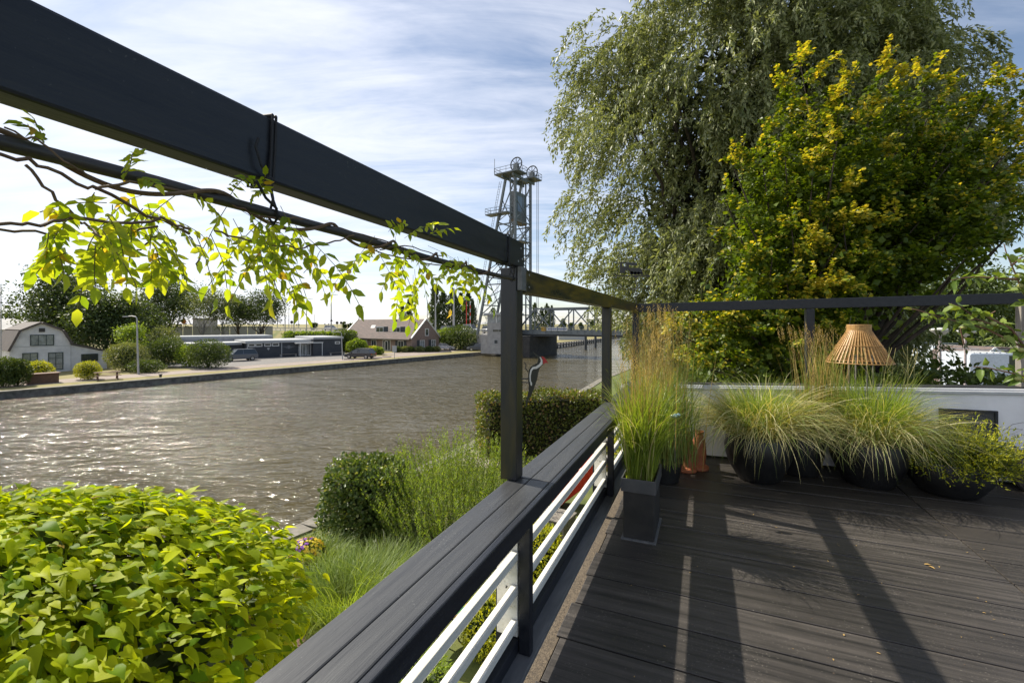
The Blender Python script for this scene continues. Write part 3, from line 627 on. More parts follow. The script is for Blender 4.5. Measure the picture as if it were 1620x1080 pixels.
def dead_stalks():
    root = empty('dry_seed_stalks', PC2 + Vector((.35, 0, .44)), 'thin dry branching stalks rising right of the lampshade', 'dried plant')
    mb = MB()
    for k in range(9):
        p0 = PC2 + Vector((random.uniform(.05, .45), random.uniform(-.1, .1), .5)); pts = [p0]; d = Vector((random.uniform(-.05, .45), random.uniform(-.05,.05), 1)).normalized()
        for j in range(7): pts.append(pts[-1] + d * .15); d = (d + Vector((random.gauss(0,.09), random.gauss(0,.05), 0))).normalized()
        mb.tube(pts, [.0035]*5 + [.002]*3, 5)
        for j in (4, 5, 6):
            e = Vector((random.gauss(0, 1), random.gauss(0, .5), .8)).normalized(); mb.tube([pts[j], pts[j]+e*.08, pts[j]+e*.13+Vector((0,0,.04))], .0016, 4)
    mb.build('stalk', L_GR2, root)
dead_stalks()
def juniper():
    c = PC3 + Vector((.03, -.10, .33)); root = empty('juniper', c, 'low bushy juniper with golden yellow tips in the low pot', 'shrub')
    P = []; T = []; mi = []
    for k in range(1000):
        az = random.uniform(0, 6.283); ph = random.uniform(.15, 1.75); ln = random.uniform(.24, .52) * (1.0 + .25*math.cos(az))
        d = Vector((math.sin(ph)*math.cos(az), .75*math.sin(ph)*math.sin(az), .44*math.cos(ph) + .06)).normalized(); b = c + Vector((random.gauss(0,.10), random.gauss(0,.08), random.uniform(-.08, .06)))
        for j in range(26):
            s = j/26; q = b + d*ln*s + Vector((random.gauss(0,.012), random.gauss(0,.012), random.gauss(0,.012) - .05*s*s)); P.append(q); T.append((d + Vector((random.gauss(0,.5), random.gauss(0,.5), random.gauss(0,.5)+.2)))); mi.append(1 if s > .66 + random.uniform(-.15,.15) else 0)
    leaves('foliage', np.array(P), np.array(T), hash_dir(len(P)), RS.uniform(.024, .048, len(P)), .30, 'dia', [L_MID, L_YEL], np.array(mi), root)
    mb = MB()
    for k in range(7): mb.tube([c + Vector((0,0,-.1)), c + Vector((random.uniform(-.15,.15), random.uniform(-.1,.1), .1))], [.012, .006], 6)
    mb.build('stem', M_BARK, root)
juniper()

def lampshade():
    c = Vector((4.19, 5.42, 0)); root = empty('bamboo_lamp', c, 'conical bamboo slat lampshade on thin legs above the grasses', 'garden lamp')
    zt, zb, rt, rb = 1.785, 1.335, .115, .335
    mb = MB(); n = 46
    for k in range(n):
        t = 2*math.pi*k/n + .05; a = Vector((math.cos(t), math.sin(t), 0)); mb.beam(c + a*rt + Vector((0,0,zt-.06)), c + a*rb + Vector((0,0,zb)), .011, .007, up=a)
    mb.build('shade', M_BAMBOO, root)
    mb = MB()
    for k in range(44): t = 2*math.pi*k/44; a = Vector((math.cos(t), math.sin(t), 0)); mb.beam(c + a*(rt+.004) + Vector((0,0,zt-.068)), c + a*(rt+.004) + Vector((0,0,zt+.005)), .015, .006, up=a)
    mb.build('collar', M_BAMBOO, root)
    def ring(r, z, w): 
        mb.tube([c + Vector((r*math.cos(2*math.pi*i/40), r*math.sin(2*math.pi*i/40), z)) for i in range(41)], w, 6, cap=False)
    mb = MB(); ring(rb, zb, .007); ring(rb*.93, zb+.03, .004); ring(rt+.002, zt-.064, .006); ring(rt+.003, zt, .006); ring(.226, 1.54, .004); mb.build('hoop', M_BAMBOO, root)
    mb = MB()
    for dx, dy in ((-.13, 0), (.02, .08), (.04, -.08), (.2, .02)): mb.tube([c + Vector((dx, dy, .3)), c + Vector((dx*.9, dy*.9, 1.42))], .009, 8)
    mb.build('leg', M_WOODG, root)
    mb = MB()
    for s_ in (-1, 1): mb.tube([c + Vector((s_*rt, 0, zt)), c + Vector((s_*rt*.9, 0, zt+.07)), c + Vector((s_*rt*.8, 0, zt+.11))], .002, 5)
    mb.build('wire', M_IRON, root)
lampshade()

def terracotta():
    for i, (x, lab) in enumerate(((1087, 'slim terracotta vase standing left, by the foot of the zinc planter'), (1106, 'slim terracotta vase standing right, nearer the big pots'))):
        p = G(x, 745 - i*3, 0); root = empty('terracotta_vase', p, lab, 'vase', 'slim terracotta vases on the deck')
        mb = MB(); mb.lathe([(0,.003),(.105,.003),(.115,.02),(.11,.045),(.075,.07),(.07,.09),(.085,.2),(.075,.34),(.05,.43),(.045,.46),(.055,.475),(.04,.475)], p, 26); mb.build('body', M_TERRA, root, smooth=True)
        mb = MB(); mb.tube([p + Vector((.05*math.cos(2*math.pi*j/20), .05*math.sin(2*math.pi*j/20), .455)) for j in range(21)], .006, 6, cap=False); mb.build('neck_ring', M_TERRA, root, smooth=True)
terracotta()

# glass solar stakes in the grass
def stakes():
    for (px, py, Y, lab) in ((1020, 689, 3.80, 'small silvery glass bird ornament low in the planter grass'), (1068, 658, 4.35, 'dark glass ball ornament at the right side of the planter grass')):
        c = W(px, py, Y); root = empty('garden_stake', c, lab, 'ornament')
        mb = MB(); 
        for q, r in ((Vector((0,0,0)), .028), (Vector((.03,-.01,.012)), .02), (Vector((-.035,0,-.002)), .018)):
            mb.lathe([(r*math.sin(math.pi*i/10)+1e-4, -r*math.cos(math.pi*i/10)) for i in range(11)], c + q, 16)
        mb.build('glass_body', mat('mirror_glass', (.25,.40,.38), .08, (.5,.55,.55), 20, 3, metal=.7), root, smooth=True)
        mb = MB(); mb.tube([c + Vector((0,0,-.025)), Vector((c.x, c.y, .45))], .004, 6); mb.build('stake', M_IRON, root)
stakes()
def wire_thing():
    root = empty('wire_ornament', W(1600, 700, 4.7), 'thin bent black wire sculpture leaning by the glazed pot', 'ornament')
    mb = MB(); P_ = lambda x, y: W(x, y, 4.62)
    mb.tube([P_(1584, 764), P_(1600, 735), P_(1620, 709), P_(1650, 690)], .006, 6)
    mb.tube([P_(1592, 678), P_(1602, 671), P_(1618, 668), P_(1636, 672), P_(1622, 688), P_(1600, 687), P_(1618, 679), P_(1592, 678)], .0022, 5)
    mb.tube([P_(1636, 672), P_(1624, 706)], .0025, 5); mb.build('wire', M_IRON, root)
wire_thing()
def leaf_litter():
    spots = [(1462, 892), (1468, 894), (1308, 886), (1257, 874), (1316, 895), (1520, 1006), (1590, 1004), (1497, 846), (1424, 838), (1608, 798), (1360, 940), (1300, 850), (1560, 950), (1090, 905)]
    spots += [(int(RS.uniform(1000, 1620)), int(RS.uniform(790, 1070))) for _ in range(34)]
    for i, (x, y) in enumerate(spots):
        p = np.array([list(G(x, y, .004))]); a = random.uniform(0, 6.28)
        o = leaves('fallen_leaf', p, np.array([[math.cos(a), math.sin(a), .1]]), np.array([[.1, .1, 1.]]), .05 if i < 2 else random.uniform(.008, .022), .5, 'ova', [mat('dry_leaf', (.42,.27,.09), .7)])
        tag(o, 'small dry yellow leaf fallen on the black deck boards', 'leaf', 'fallen leaves scattered on the deck')
leaf_litter()

# weathervane on the corner post
def vane():
    base = RF(-.97, 7.29, 0); X0, Y0 = base.x, base.y; kx = Y0 / F
    def P(px, py): return Vector(((px - 810)/F*Y0, Y0, EYE - (py - HZ)/F*Y0))
    cxv = 1003
    root = empty('weathervane', (X0, Y0, 1.98), 'black weathervane with a steam locomotive silhouette on the corner post', 'weathervane')
    off = X0 - (cxv-810)/F*Y0
    def poly(pts, th=.004): 
        pp = [(P(930 + x/6, 380 + y/6).x + off, P(930 + x/6, 380 + y/6).z) for x, y in pts]; return pp
    mb = MB(); mb.tube([(X0, Y0, 1.9), (X0, Y0, P(0, 437).z)], .006, 8); mb.build('rod', M_IRON, root)
    mb = MB()
    def addp(pts): mb.prism(poly(pts), Y0-.002, Y0+.002)
    # cab with window built as four strips
    addp([(283,208),(308,208),(308,310),(283,310)]); addp([(308,208),(350,208),(350,224),(308,224)]); addp([(342,224),(352,224),(352,290),(342,290)]); addp([(308,250),(342,250),(342,272),(308,272)]); addp([(308,272),(345,272),(330,310),(308,310)])
    addp([(350,210),(440,212),(455,240),(370,236),(372,262),(352,262)]); addp([(352,262),(372,262),(385,300),(350,282)])
    addp([(372,262),(470,262),(495,278),(500,310),(470,322),(390,322),(380,300)])
    for cx2, cy2, r in ((395, 312, 18), (430, 314, 16), (462, 314, 15), (490, 316, 12)):
        addp([(cx2 + r*math.cos(2*math.pi*i/16), cy2 + r*math.sin(2*math.pi*i/16)) for i in range(16)])
    mb.build('locomotive', M_IRON, root)
    mb = MB()
    mb.prism(poly([(250,332),(540,332),(540,342),(250,342)]), Y0-.002, Y0+.002); mb.prism(poly([(535,322),(578,338),(535,354),(545,338)]), Y0-.0021, Y0+.0021); mb.prism(poly([(215,315),(262,330),(262,344),(230,360),(248,338)]), Y0-.0022, Y0+.0022)
    mb.prism(poly([(408,342),(462,342),(435,362)]), Y0-.0018, Y0+.0018); mb.build('arrow', M_IRON, root)
    mb = MB(); pz = P(0, 456.5).z; x0 = poly([(305,0)])[0][0]; x1 = poly([(560,0)])[0][0]
    mb.tube([(x0, Y0, pz), (x1, Y0, pz)], .004, 6); 
    c = poly([(282,438)])[0]; mb.tube([(c[0] + .033*math.cos(2*math.pi*i/24), Y0, c[1] + .033*math.sin(2*math.pi*i/24)) for i in range(25)], .004, 6, cap=False)
    wp = poly([(548,408),(560,455),(580,420),(592,455),(612,400)]); mb.tube([(x, Y0, z) for x, z in wp], .004, 6)
    mb.tube([(X0, Y0-.25, pz+.001), (X0, Y0+.25, pz+.001)], .004, 6)
    mb.build('compass_arm', M_IRON, root)
vane()

def woodpecker():
    Y0 = 2.40; root = empty('bird_silhouette', W(840, 600, Y0), 'flat painted metal woodpecker with red crest fixed to the front post', 'ornament')
    def pr(pts, th, d, name, m):
        mb = MB(); mb.prism([((800 + x/9 - 810)/F*Y0, EYE - (540 + y/9 - HZ)/F*Y0) for x, y in pts], Y0 - d - th, Y0 - d); return mb.build(name, m, root)
    body = [(375,145),(405,155),(470,208),(505,208),(525,250),(530,320),(485,378),(470,420),(445,545),(395,690),(352,800),(340,790),(318,830),(300,925),(282,935),(284,880),(305,790),(325,700),(328,610),(318,560),(320,470),(328,405),(360,352),(410,328),(452,300),(462,255),(440,215),(405,178)]
    pr(body, .003, 0, 'body', mat('black_enamel', (.015,.015,.016), .3))
    pr([(505,208),(545,222),(572,252),(588,285),(608,312),(575,300),(545,318),(532,322),(528,262)], .0032, .0001, 'crest', mat('red_enamel', (.38,.015,.02), .35))
    pr([(478,222),(498,222),(522,262),(524,318),(482,360),(440,386),(392,392),(370,420),(356,490),(358,560),(376,590),(372,628),(356,625),(350,585),(340,560),(338,480),(352,405),(378,365),(432,352),(478,322),(500,285),(496,250)], .0015, .0032, 'stripe', mat('white_enamel', (.62,.60,.57), .4))
    mb = MB(); sc = lambda x, y: ((800 + x/9 - 810)/F*Y0, Y0 - .001, EYE - (540 + y/9 - HZ)/F*Y0)
    mb.beam(sc(215, 530), sc(325, 528), .004, .007); mb.beam(sc(225, 580), sc(325, 585), .0041, .006); mb.tube([sc(265,295), sc(290,335), sc(282,380), sc(318,430)], .003, 5); mb.build('foot', M_IRON, root)
woodpecker()

# hanging pole with cords and wisteria
PN, PZ = -.90, 2.03
def pole_at(px):   # point of the pole seen at photo column px
    r = (px - 810)/F; A_ = PN + .0754; t = (r*(-A_*.3616) - A_*.9323) / (.3616 - r*.9323); return RA(PN, t - .028, PZ)
def hanging():
    o = MB(); pts = [RA(PN + random.gauss(0,.002), t, PZ + .006*math.sin(t*3)) for t in np.linspace(-.9, 2.13, 30)]; o.tube(pts, .0105, 10)
    tag(o.build('hanging_pole', M_IRON, None, smooth=True), 'dark rusty pole hung by cords beneath the overhead beam', 'pole')
    for t, lab in ((.262, 'black cord loop round the beam at the far left edge'), (.70, 'black cord tied round the beam near its middle with loose ends'), (2.11, 'black cord tied round the beam end beside the front post')):
        mb = MB(); root = empty('cord', RA(-.92, t, 2.1), lab, 'cord', 'cords holding the hanging pole')
        a0, a1, z0, z1 = -.990, -.921, 2.106, 2.258
        loop = [RA(a1, t, z1), RA(a1, t-.003, 2.18), RA(a1+.002, t-.01, z0), RA(-.96, t-.01, z0-.003), RA(a0, t-.005, z0), RA(a0, t, z1), RA(-.96, t, z1+.003), RA(a1, t, z1)]
        mb.tube(loop, .0032, 6); loop2 = [p + Vector((.00325, .0084, 0)) for p in loop]; mb.tube(loop2, .003, 6)
        mb.build('loop', M_CORD, root)
        mb = MB(); mb.tube([RA(a1+.002, t-.01, z0), RA(-.905, t-.014, 2.07), RA(-.885, t-.016, 2.03), RA(-.90, t-.016, 2.012), RA(-.917, t-.014, 2.03), RA(-.908, t-.01, 2.07), RA(a1+.002, t-.008, z0)], .003, 6)
        mb.tube([RA(a1+.003, t-.012, z0+.004), RA(a1+.008, t-.035, z0+.03), RA(a1+.004, t-.045, z0+.065), RA(a1+.006, t-.04, z0+.085)], .0028, 6)
        mb.tube([RA(-.89, t-.016, 2.045), RA(-.87, t-.06, 2.055), RA(-.86, t-.09, 2.08)], .0028, 6)
        for k in range(3): mb.lathe([(.001,-.009),(.008,-.004),(.009,.003),(.001,.009)], RA(a1+.003, t-.012, z0 + (k-1)*.006), 8)
        mb.build('knot', M_CORD, root)
hanging()
def wisteria():
    root = empty('wisteria', pole_at(300), 'young wisteria vine with yellow green leaves trailing along the hanging pole', 'climbing plant')
    mb = MB()
    def at(px, py, Y): return W(px, py, Y)
    def Yp(px): return pole_at(px).y
    rnd0 = 0; stems = [([(-40,235),(60,260),(150,300),(250,345),(300,370)], .004, -.03), ([(-40,350),(50,358),(100,345),(190,352),(260,350),(300,362)], .0035, -.05), ([(-40,362),(80,368),(180,368),(250,358)], .0032, .02),
             ([(40,262),(90,315),(130,350),(160,375)], .003, -.03), ([(150,300),(210,290),(330,305),(400,340),(480,350),(540,362),(620,385)], .0035, .0), ([(340,365),(390,380),(470,392),(520,385),(560,372)], .003, -.04),
             ([(555,372),(600,400),(660,412),(720,425)], .0035, .0), ([(560,372),(480,355),(430,350)], .003, .02), ([(10,205),(60,222),(110,262),(155,285)], .002, -.05), ([(600,395),(640,388),(700,405)], .003, -.02), ([(620,400),(645,440),(655,470)], .0015, 0), ([(400,390),(430,440),(450,480)], .0015, 0),
             ([(250,370),(225,392),(205,408)], .002, 0), ([(300,372),(320,395),(312,420)], .002, 0), ([(480,430),(500,410),(508,395)], .0012, 0)]
    for pts, r, dy in stems:
        q = [at(x, y, max(.42, Yp(x) + dy + random.gauss(0, .008))) for x, y in pts]
        q2 = []
        for i in range(len(q)-1):
            for j in range(5): s = j/5; q2.append(q[i].lerp(q[i+1], s) + Vector((0, random.gauss(0,.003), random.gauss(0,.002))))
        q2.append(q[-1]); mb.tube(q2, r*.62, 6)
    # twining coils
    for t0, t1, tn in ((.8, 1.35, 2.2), (1.3, 1.9, 2.6), (.2, .8, 2.0)):
        mb.tube([RA(PN + .019*math.cos(k*6.283*tn/60), t0 + (t1-t0)*k/60, PZ + .019*math.sin(k*6.283*tn/60)) for k in range(61)], .0040, 6)
    mb.build('stem', M_STEM, root, smooth=True)
    # compound leaves: (px, py of attachment, length m, count)
    P = []; T = []; Nn = []; SZ = []; rach = MB()
    def compound(p, d, ln, lf, npair):
        pts = [Vector(p)]; dd = Vector(d).normalized(); step = ln / (npair + 1)
        for j in range(npair + 1):
            dd = (dd + Vector((0, 0, -.12)) + Vector((random.gauss(0,.06), random.gauss(0,.06), 0))).normalized(); pts.append(pts[-1] + dd*step)
        rach.tube(pts, .0007, 4)
        side = dd.cross(Vector((random.gauss(0,.5), random.gauss(0,.5), 1))).normalized()
        up0 = side.cross(dd).normalized()
        for j in range(1, npair + 1):
            ax = (pts[j] - pts[j-1]).normalized()
            for s in (-1, 1):
                tdir = (ax*.55 + side*s*.9 + Vector((0,0,-.35)) + Vector((random.gauss(0,.2), random.gauss(0,.2), random.gauss(0,.2)))).normalized()
                P.append(pts[j]); T.append(tdir); Nn.append((up0 + Vector((random.gauss(0,.4), random.gauss(0,.4), random.gauss(0,.4))))); SZ.append(lf*random.uniform(.8, 1.15))
        P.append(pts[-1]); T.append((dd + Vector((random.gauss(0,.2), random.gauss(0,.2), -.1)))); Nn.append(up0); SZ.append(lf*1.2)
    rnd = random.Random(5)
    groups = [  # x range, y range of attachment, number, length, leaflet, direction bias
        ((95, 190), (318, 372), 11, (.10, .17), .034, (-.2, 0, -.5)), ((150, 262), (350, 400), 13, (.09, .16), .035, (.1, 0, -.8)), ((205, 300), (300, 350), 11, (.08, .13), .034, (.2, 0, -.6)),
        ((300, 400), (325, 375), 10, (.11, .17), .036, (.3, 0, -.8)), ((380, 450), (330, 385), 12, (.13, .20), .037, (.3, 0, -.8)), ((420, 480), (350, 385), 9, (.13, .22), .038, (.2, 0, -.9)), ((360, 430), (320, 330), 4, (.05, .09), .028, (.2, 0, .6)),
        ((35, 80), (228, 262), 2, (.04, .06), .028, (.3, 0, .1)), ((170, 260), (278, 295), 4, (.05, .09), .030, (.4, 0, .2)),
        ((585, 640), (378, 400), 8, (.12, .20), .040, (.1, 0, -.6)), ((600, 680), (362, 385), 5, (.07, .12), .036, (.3, 0, .3)), ((630, 720), (398, 420), 13, (.14, .23), .040, (.3, 0, -.8)), ((700, 745), (415, 430), 9, (.13, .20), .040, (.2, 0, -.8)), ((640, 660), (425, 450), 3, (.14, .19), .042, (0, 0, -1)),
        ((440, 470), (430, 450), 3, (.06, .10), .034, (.3, 0, -1)), ((225, 260), (395, 420), 4, (.04, .08), .036, (.4, 0, -.9)), ((65, 130), (380, 410), 6, (.05, .09), .034, (-.3, 0, -.7))]
    for (x0, x1), (y0, y1), n, (l0, l1), lf, bias in groups:
        for k in range(max(2, int(n*.78))):
            x = rnd.uniform(x0, x1); y = rnd.uniform(y0-14, y1); Y = max(.45, Yp(x) + rnd.uniform(-.09, .05))
            d = Vector(bias) + Vector((rnd.uniform(-.8, .8), rnd.uniform(-.5, .5), rnd.uniform(-.2, .7)))
            sc = min(1.0, Y/1.0)
            compound(at(x, y, Y), d, rnd.uniform(l0, l1)*sc, lf*.80*max(.8, sc), rnd.choice((4, 5, 5, 6)))
    rach.build('leaf_stalk', M_GSTEM, root)
    P = np.array([list(v) for v in P]); T = np.array([list(v) for v in T]); Nn = np.array([list(v) for v in Nn])
    leaves('leaf', P, T, Nn, np.array(SZ), .5, 'ova', L_WIS, parent=root, smooth=True, jit=.02)
wisteria()
# ================================================================== NEAR GARDEN
def catalpa():
    c = np.array((-3.52, 2.96, -.62)); rad = np.array((1.95, 1.95, 1.14))
    root = empty('catalpa_tree', (c[0], c[1], GZ), 'globe shaped tree of big bright yellow green leaves below the handrail at bottom left', 'tree')
    n = 13500; d = hash_dir(n); d[:, 2] = np.where(d[:, 2] < -.55, -d[:, 2], d[:, 2])
    # lumpy surface
    ph = RS.uniform(0, 6.28, 24); kv = np.concatenate([RS.normal(0, 3.2, (12, 3)), RS.normal(0, 13., (12, 3))]); lump = sum(np.sin(d @ kv[i] + ph[i])*(1 if i < 12 else .8) for i in range(24)) / 12
    rr = (1 + .11*lump) * (1 - np.abs(RS.normal(0, .075, n)) - (RS.rand(n) < .3)*RS.uniform(0, .25, n) + (RS.rand(n) < .06)*RS.uniform(0, .07, n))
    P = c + d*rad*rr[:, None]
    # only what stands towards the camera side needs all its leaves
    horiz = d.copy(); horiz[:, 2] = 0; horiz = unit(horiz)
    lower = np.clip((.45 - d[:, 2])/1.0, 0, 1)[:, None]
    T = horiz*(.9) + np.array((0, 0, -1.))*(.10 + 1.2*lower) + RS.normal(0, .38, (n, 3)) + np.array((.45, .1, 0))*(1-lower)
    Nn = d*(.6 + .6*lower) + np.array((0, 0, 1.1))*(1 - .75*lower) + RS.normal(0, .28, (n, 3))
    leaves('leaf', P, T, Nn, .045 + .085*RS.uniform(0, 1, n)**1.3, RS.uniform(.66, .88, n), 'hrt', L_CAT, parent=root, smooth=True, jit=.035)
    m = 3500; d2 = hash_dir(m); P2 = c + d2*rad*(RS.uniform(.35, .88, m))[:, None]
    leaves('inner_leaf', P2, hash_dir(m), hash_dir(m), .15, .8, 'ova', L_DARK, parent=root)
    mb = MB(); mb.tube([(c[0], c[1], GZ), (c[0]+.02, c[1], -1.9), (c[0], c[1], -1.2)], [.10, .08, .07], 12)
    for k in range(16):
        a = random.uniform(0, 6.28); e = random.uniform(.1, 1.2); v = Vector((math.cos(a)*math.cos(e)*1.6, math.sin(a)*math.cos(e)*1.6, math.sin(e)*.95)); b = Vector((c[0], c[1], -1.25))
        mb.tube([b, b + v*.5 + Vector((0,0,.1)), b + v*.95 + Vector((0,0,.25))], [.035, .02, .006], 6)
    mb.build('trunk', M_BARK, root, smooth=True)
catalpa()

def leafy(name, c, rad, n, size, mats, label, cat, tpl='dia', wr=.5, lumps=.18, shell=.25, group=None, boxy=False, midx=None, core=None, up=.4, trunk=None, extra=None, drop=0, seed=None):
    """a dense bush: leaves in a lumpy shell, plus some inside; c is the centre of its volume, standing on base z"""
    c = np.array(c, float); rad = np.array(rad, float)
    root = empty(name, (c[0], c[1], c[2]-rad[2]), label, cat, group)
    d = hash_dir(n)
    if boxy: q = d / np.abs(d).max(axis=1, keepdims=True); d2 = unit(q**1) * (np.linalg.norm(q, axis=1, keepdims=True))**.85
    else: d2 = d
    kv = RS.normal(0, 4.0, (14, 3)); ph = RS.uniform(0, 6.28, 14); lump = sum(np.sin(d @ kv[i] + ph[i]) for i in range(14)) / 14
    kv = RS.normal(0, 11.0, (14, 3)); lump = lump + .6*sum(np.sin(d @ kv[i] + ph[i]) for i in range(14)) / 14
    rr = (1 + lumps*lump*2) * (1 - np.abs(RS.normal(0, shell*.5, n))); rr = np.maximum(rr, .2)
    P = c + d2*rad*rr[:, None]
    P[:, 2] = np.maximum(P[:, 2], c[2]-rad[2] + .02)
    T = d + RS.normal(0, .7, (n, 3)) + np.array((0, 0, up)); Nn = d + RS.normal(0, .6, (n, 3)) + np.array((0, 0, .4))
    leaves('foliage', P, T, Nn, RS.uniform(.7, 1.3, n)*size, wr, tpl, mats, midx, root)
    if core is not None:
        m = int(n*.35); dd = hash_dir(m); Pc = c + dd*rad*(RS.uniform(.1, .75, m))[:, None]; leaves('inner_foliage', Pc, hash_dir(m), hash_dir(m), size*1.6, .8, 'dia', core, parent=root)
    mb = MB(); b = Vector((c[0], c[1], c[2]-rad[2]))
    for k in range(5):
        a = random.uniform(0, 6.28); v = Vector((math.cos(a)*rad[0]*.5, math.sin(a)*rad[1]*.5, rad[2]*1.3)); mb.tube([b, b + v*.5, b + v], [.035*rad[2]**.5, .02*rad[2]**.5, .008], 5)
    mb.build('stem', M_BARK, root)
    return root
# ivy clad clipped bush, willowy shrub, grasses, pansies
p = G(560, 866, GZ); leafy('ivy_bush', (p.x, p.y + .8, GZ + .88), (.93, .85, .92), 9000, .085, L_IVY, 'square clipped ivy covered bush at the water edge left of the feathery shrub', 'bush', 'ova', .8, .15, .22, boxy=True, core=L_DARK)
def feathery():
    c0 = G(715, 862, GZ); c0 = Vector((c0.x, c0.y + .9, GZ)); root = empty('feathery_shrub', c0, 'loose light green feathery shrub of upright twigs beyond the handrail', 'shrub')
    P = []; T = []; mb = MB(); rad = 1.62
    for k in range(760):
        a = random.uniform(0, 6.28); r = random.uniform(0, 1)**.6; bx_ = c0 + Vector((math.cos(a)*r*rad*1.10, math.sin(a)*r*rad, 0)); h = (1.45 + 1.05*(1-r*r)) * random.uniform(.7, 1.12)
        lean = Vector((math.cos(a)*r*.5 + random.gauss(0,.14), math.sin(a)*r*.5 + random.gauss(0,.14), 1)).normalized(); zz0 = random.uniform(.1, .6)
        m = 56
        for j in range(m):
            s = j/m; q = bx_ + Vector((0,0,zz0*0)) + lean*(h*(.25 + .75*s)) + Vector((random.gauss(0,.012), random.gauss(0,.012), 0)); P.append(q)
            an = random.uniform(0, 6.28); T.append(Vector((math.cos(an)*.7, math.sin(an)*.7, .75)))
        if k < 90: mb.tube([bx_, bx_ + lean*h*.98], [.012, .003], 4)
    leaves('foliage', np.array(P), np.array(T), hash_dir(len(P)), RS.uniform(.050, .085, len(P)), .30, 'dia', [L_GREY, L_LIGHT], (RS.rand(len(P)) < .8).astype(int), root)
    mb.build('stem', M_BARK, root)
feathery()
def lower_grass(px, py, r, n, h, lab, m=(L_GR4, L_GR1)):
    p = G(px, py, GZ); root = empty('garden_grass', p, lab, 'ornamental grass'); q = RS.uniform(0, 1, n)**.5*r; t = RS.uniform(0, 6.28, n)
    b = np.stack([p.x + q*np.cos(t), p.y + q*np.sin(t), np.full(n, GZ)], 1)
    blades('blade', b, t + RS.normal(0, .6, n), RS.uniform(.6, 1.1, n)*h, RS.uniform(0, .6, n), RS.uniform(.8, 2.3, n), RS.uniform(.008, .014, n), list(m), (RS.rand(n) < .5).astype(int), root, segs=8, p=1.5, curl=.3)
lower_grass(545, 975, .75, 3200, 1.15, 'big arching clump of green grass between the pansies and the handrail')
lower_grass(505, 900, .45, 1200, .8, 'small grass tuft between the pansies and the ivy bush')
lower_grass(610, 930, .6, 2200, 1.0, 'smaller green grass clump in front of the feathery shrub')
def pansies():
    p = G(484, 905, GZ); p.z = GZ; root = empty('pansy_planter', p, 'round tub overflowing with purple and yellow pansies by the water', 'flowers')
    mb = MB(); mb.lathe([(0,.01),(.22,.01),(.30,.35),(.28,.35),(0,.30)], p, 24); mb.build('tub', M_TERRA, root, smooth=True)
    n = 1500; d = hash_dir(n); d[:, 2] = np.abs(d[:, 2]); P = np.array(list(p)) + np.array((0,0,.38)) + d*np.array((.40,.36,.30))*RS.uniform(.75, 1.0, (n, 1))
    leaves('foliage', P, d + RS.normal(0,.5,(n,3)), hash_dir(n), .06, .6, 'dia', [L_MID, L_YEL], (RS.rand(n) < .35).astype(int), root)
    n = 260; d = hash_dir(n); d[:, 2] = np.abs(d[:, 2]); P = np.array(list(p)) + np.array((0,0,.40)) + d*np.array((.42,.38,.33)); pur = (d[:, 0] < .25) & (RS.rand(n) < .7)
    leaves('petal', P, np.cross(d, hash_dir(n)), d, .06, 1.1, 'ova', [L_PURP, L_YELP], np.where(pur, 0, 1), root)
pansies()
strip('brick_path', [(-6.1, 1.5), (-5.2, 4.5), (-3.9, 7.2), (-2.9, 10.2), (-2.2, 10.0), (-2.5, 7.0), (-2.6, 4.5), (-3.0, 1.5)], GZ + .006, M_CLINK)
strip('stone_path', [(-2.5, 17.2), (-1.0, 21.5), (.2, 21.0), (-.6, 16.8)], GZ + .007, M_PAVE)
def hedge_box(name, c, ax, hx, hy, hz_, n, size, mats, label, ang=0, core=M_DARK, group=None):
    root = empty(name, c, label, 'hedge', group); ca, sa = math.cos(ang), math.sin(ang)
    q = RS.uniform(-1, 1, (n, 3)); ax_ = RS.choice(5, n, p=[.28, .10, .28, .08, .26])
    for i, (k, s) in enumerate(((1,-1),(0,-1),(1,1),(0,1),(2,1))): q[ax_ == i, k] = s
    q += RS.normal(0, .035, (n, 3)); h = np.array((hx, hy, hz_/2)); lum = .05*np.sin(q[:, 0]*hx*2.1 + 1) + .05*np.sin(q[:, 0]*hx*5.3)
    q[:, 2] += lum; P = q*h + RS.normal(0, .05, (n, 3)); P = np.stack([P[:,0]*ca - P[:,1]*sa + c[0], P[:,0]*sa + P[:,1]*ca + c[1], np.maximum(P[:,2] + hz_/2, .02) + c[2]], 1)
    nn = np.zeros((n, 3)); 
    for i, v in enumerate(((0,-1,0),(-1,0,0),(0,1,0),(1,0,0),(0,0,1))): nn[ax_ == i] = (v[0]*ca - v[1]*sa, v[0]*sa + v[1]*ca, v[2])
    leaves('foliage', P, nn*.4 + RS.normal(0,.6,(n,3)) + np.array((0,0,.2)), nn + RS.normal(0,.5,(n,3)), RS.uniform(.7, 1.3, n)*size, .75, 'ova' if size > .06 else 'dia', mats, parent=root)
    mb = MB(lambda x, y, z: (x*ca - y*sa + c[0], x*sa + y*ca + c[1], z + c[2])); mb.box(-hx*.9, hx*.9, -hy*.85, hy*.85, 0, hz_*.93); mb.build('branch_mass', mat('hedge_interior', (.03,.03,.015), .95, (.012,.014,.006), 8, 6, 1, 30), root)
    return root
hp = G(762, 722, GZ)
hedge_box('hedge', (hp.x + 2.55, hp.y + 1.0, GZ), 0, 2.65, .75, 2.35, 12000, .10, L_HEDGE, 'trimmed hedge with brown patches beside the water, seen past the front post', ang=R(12))
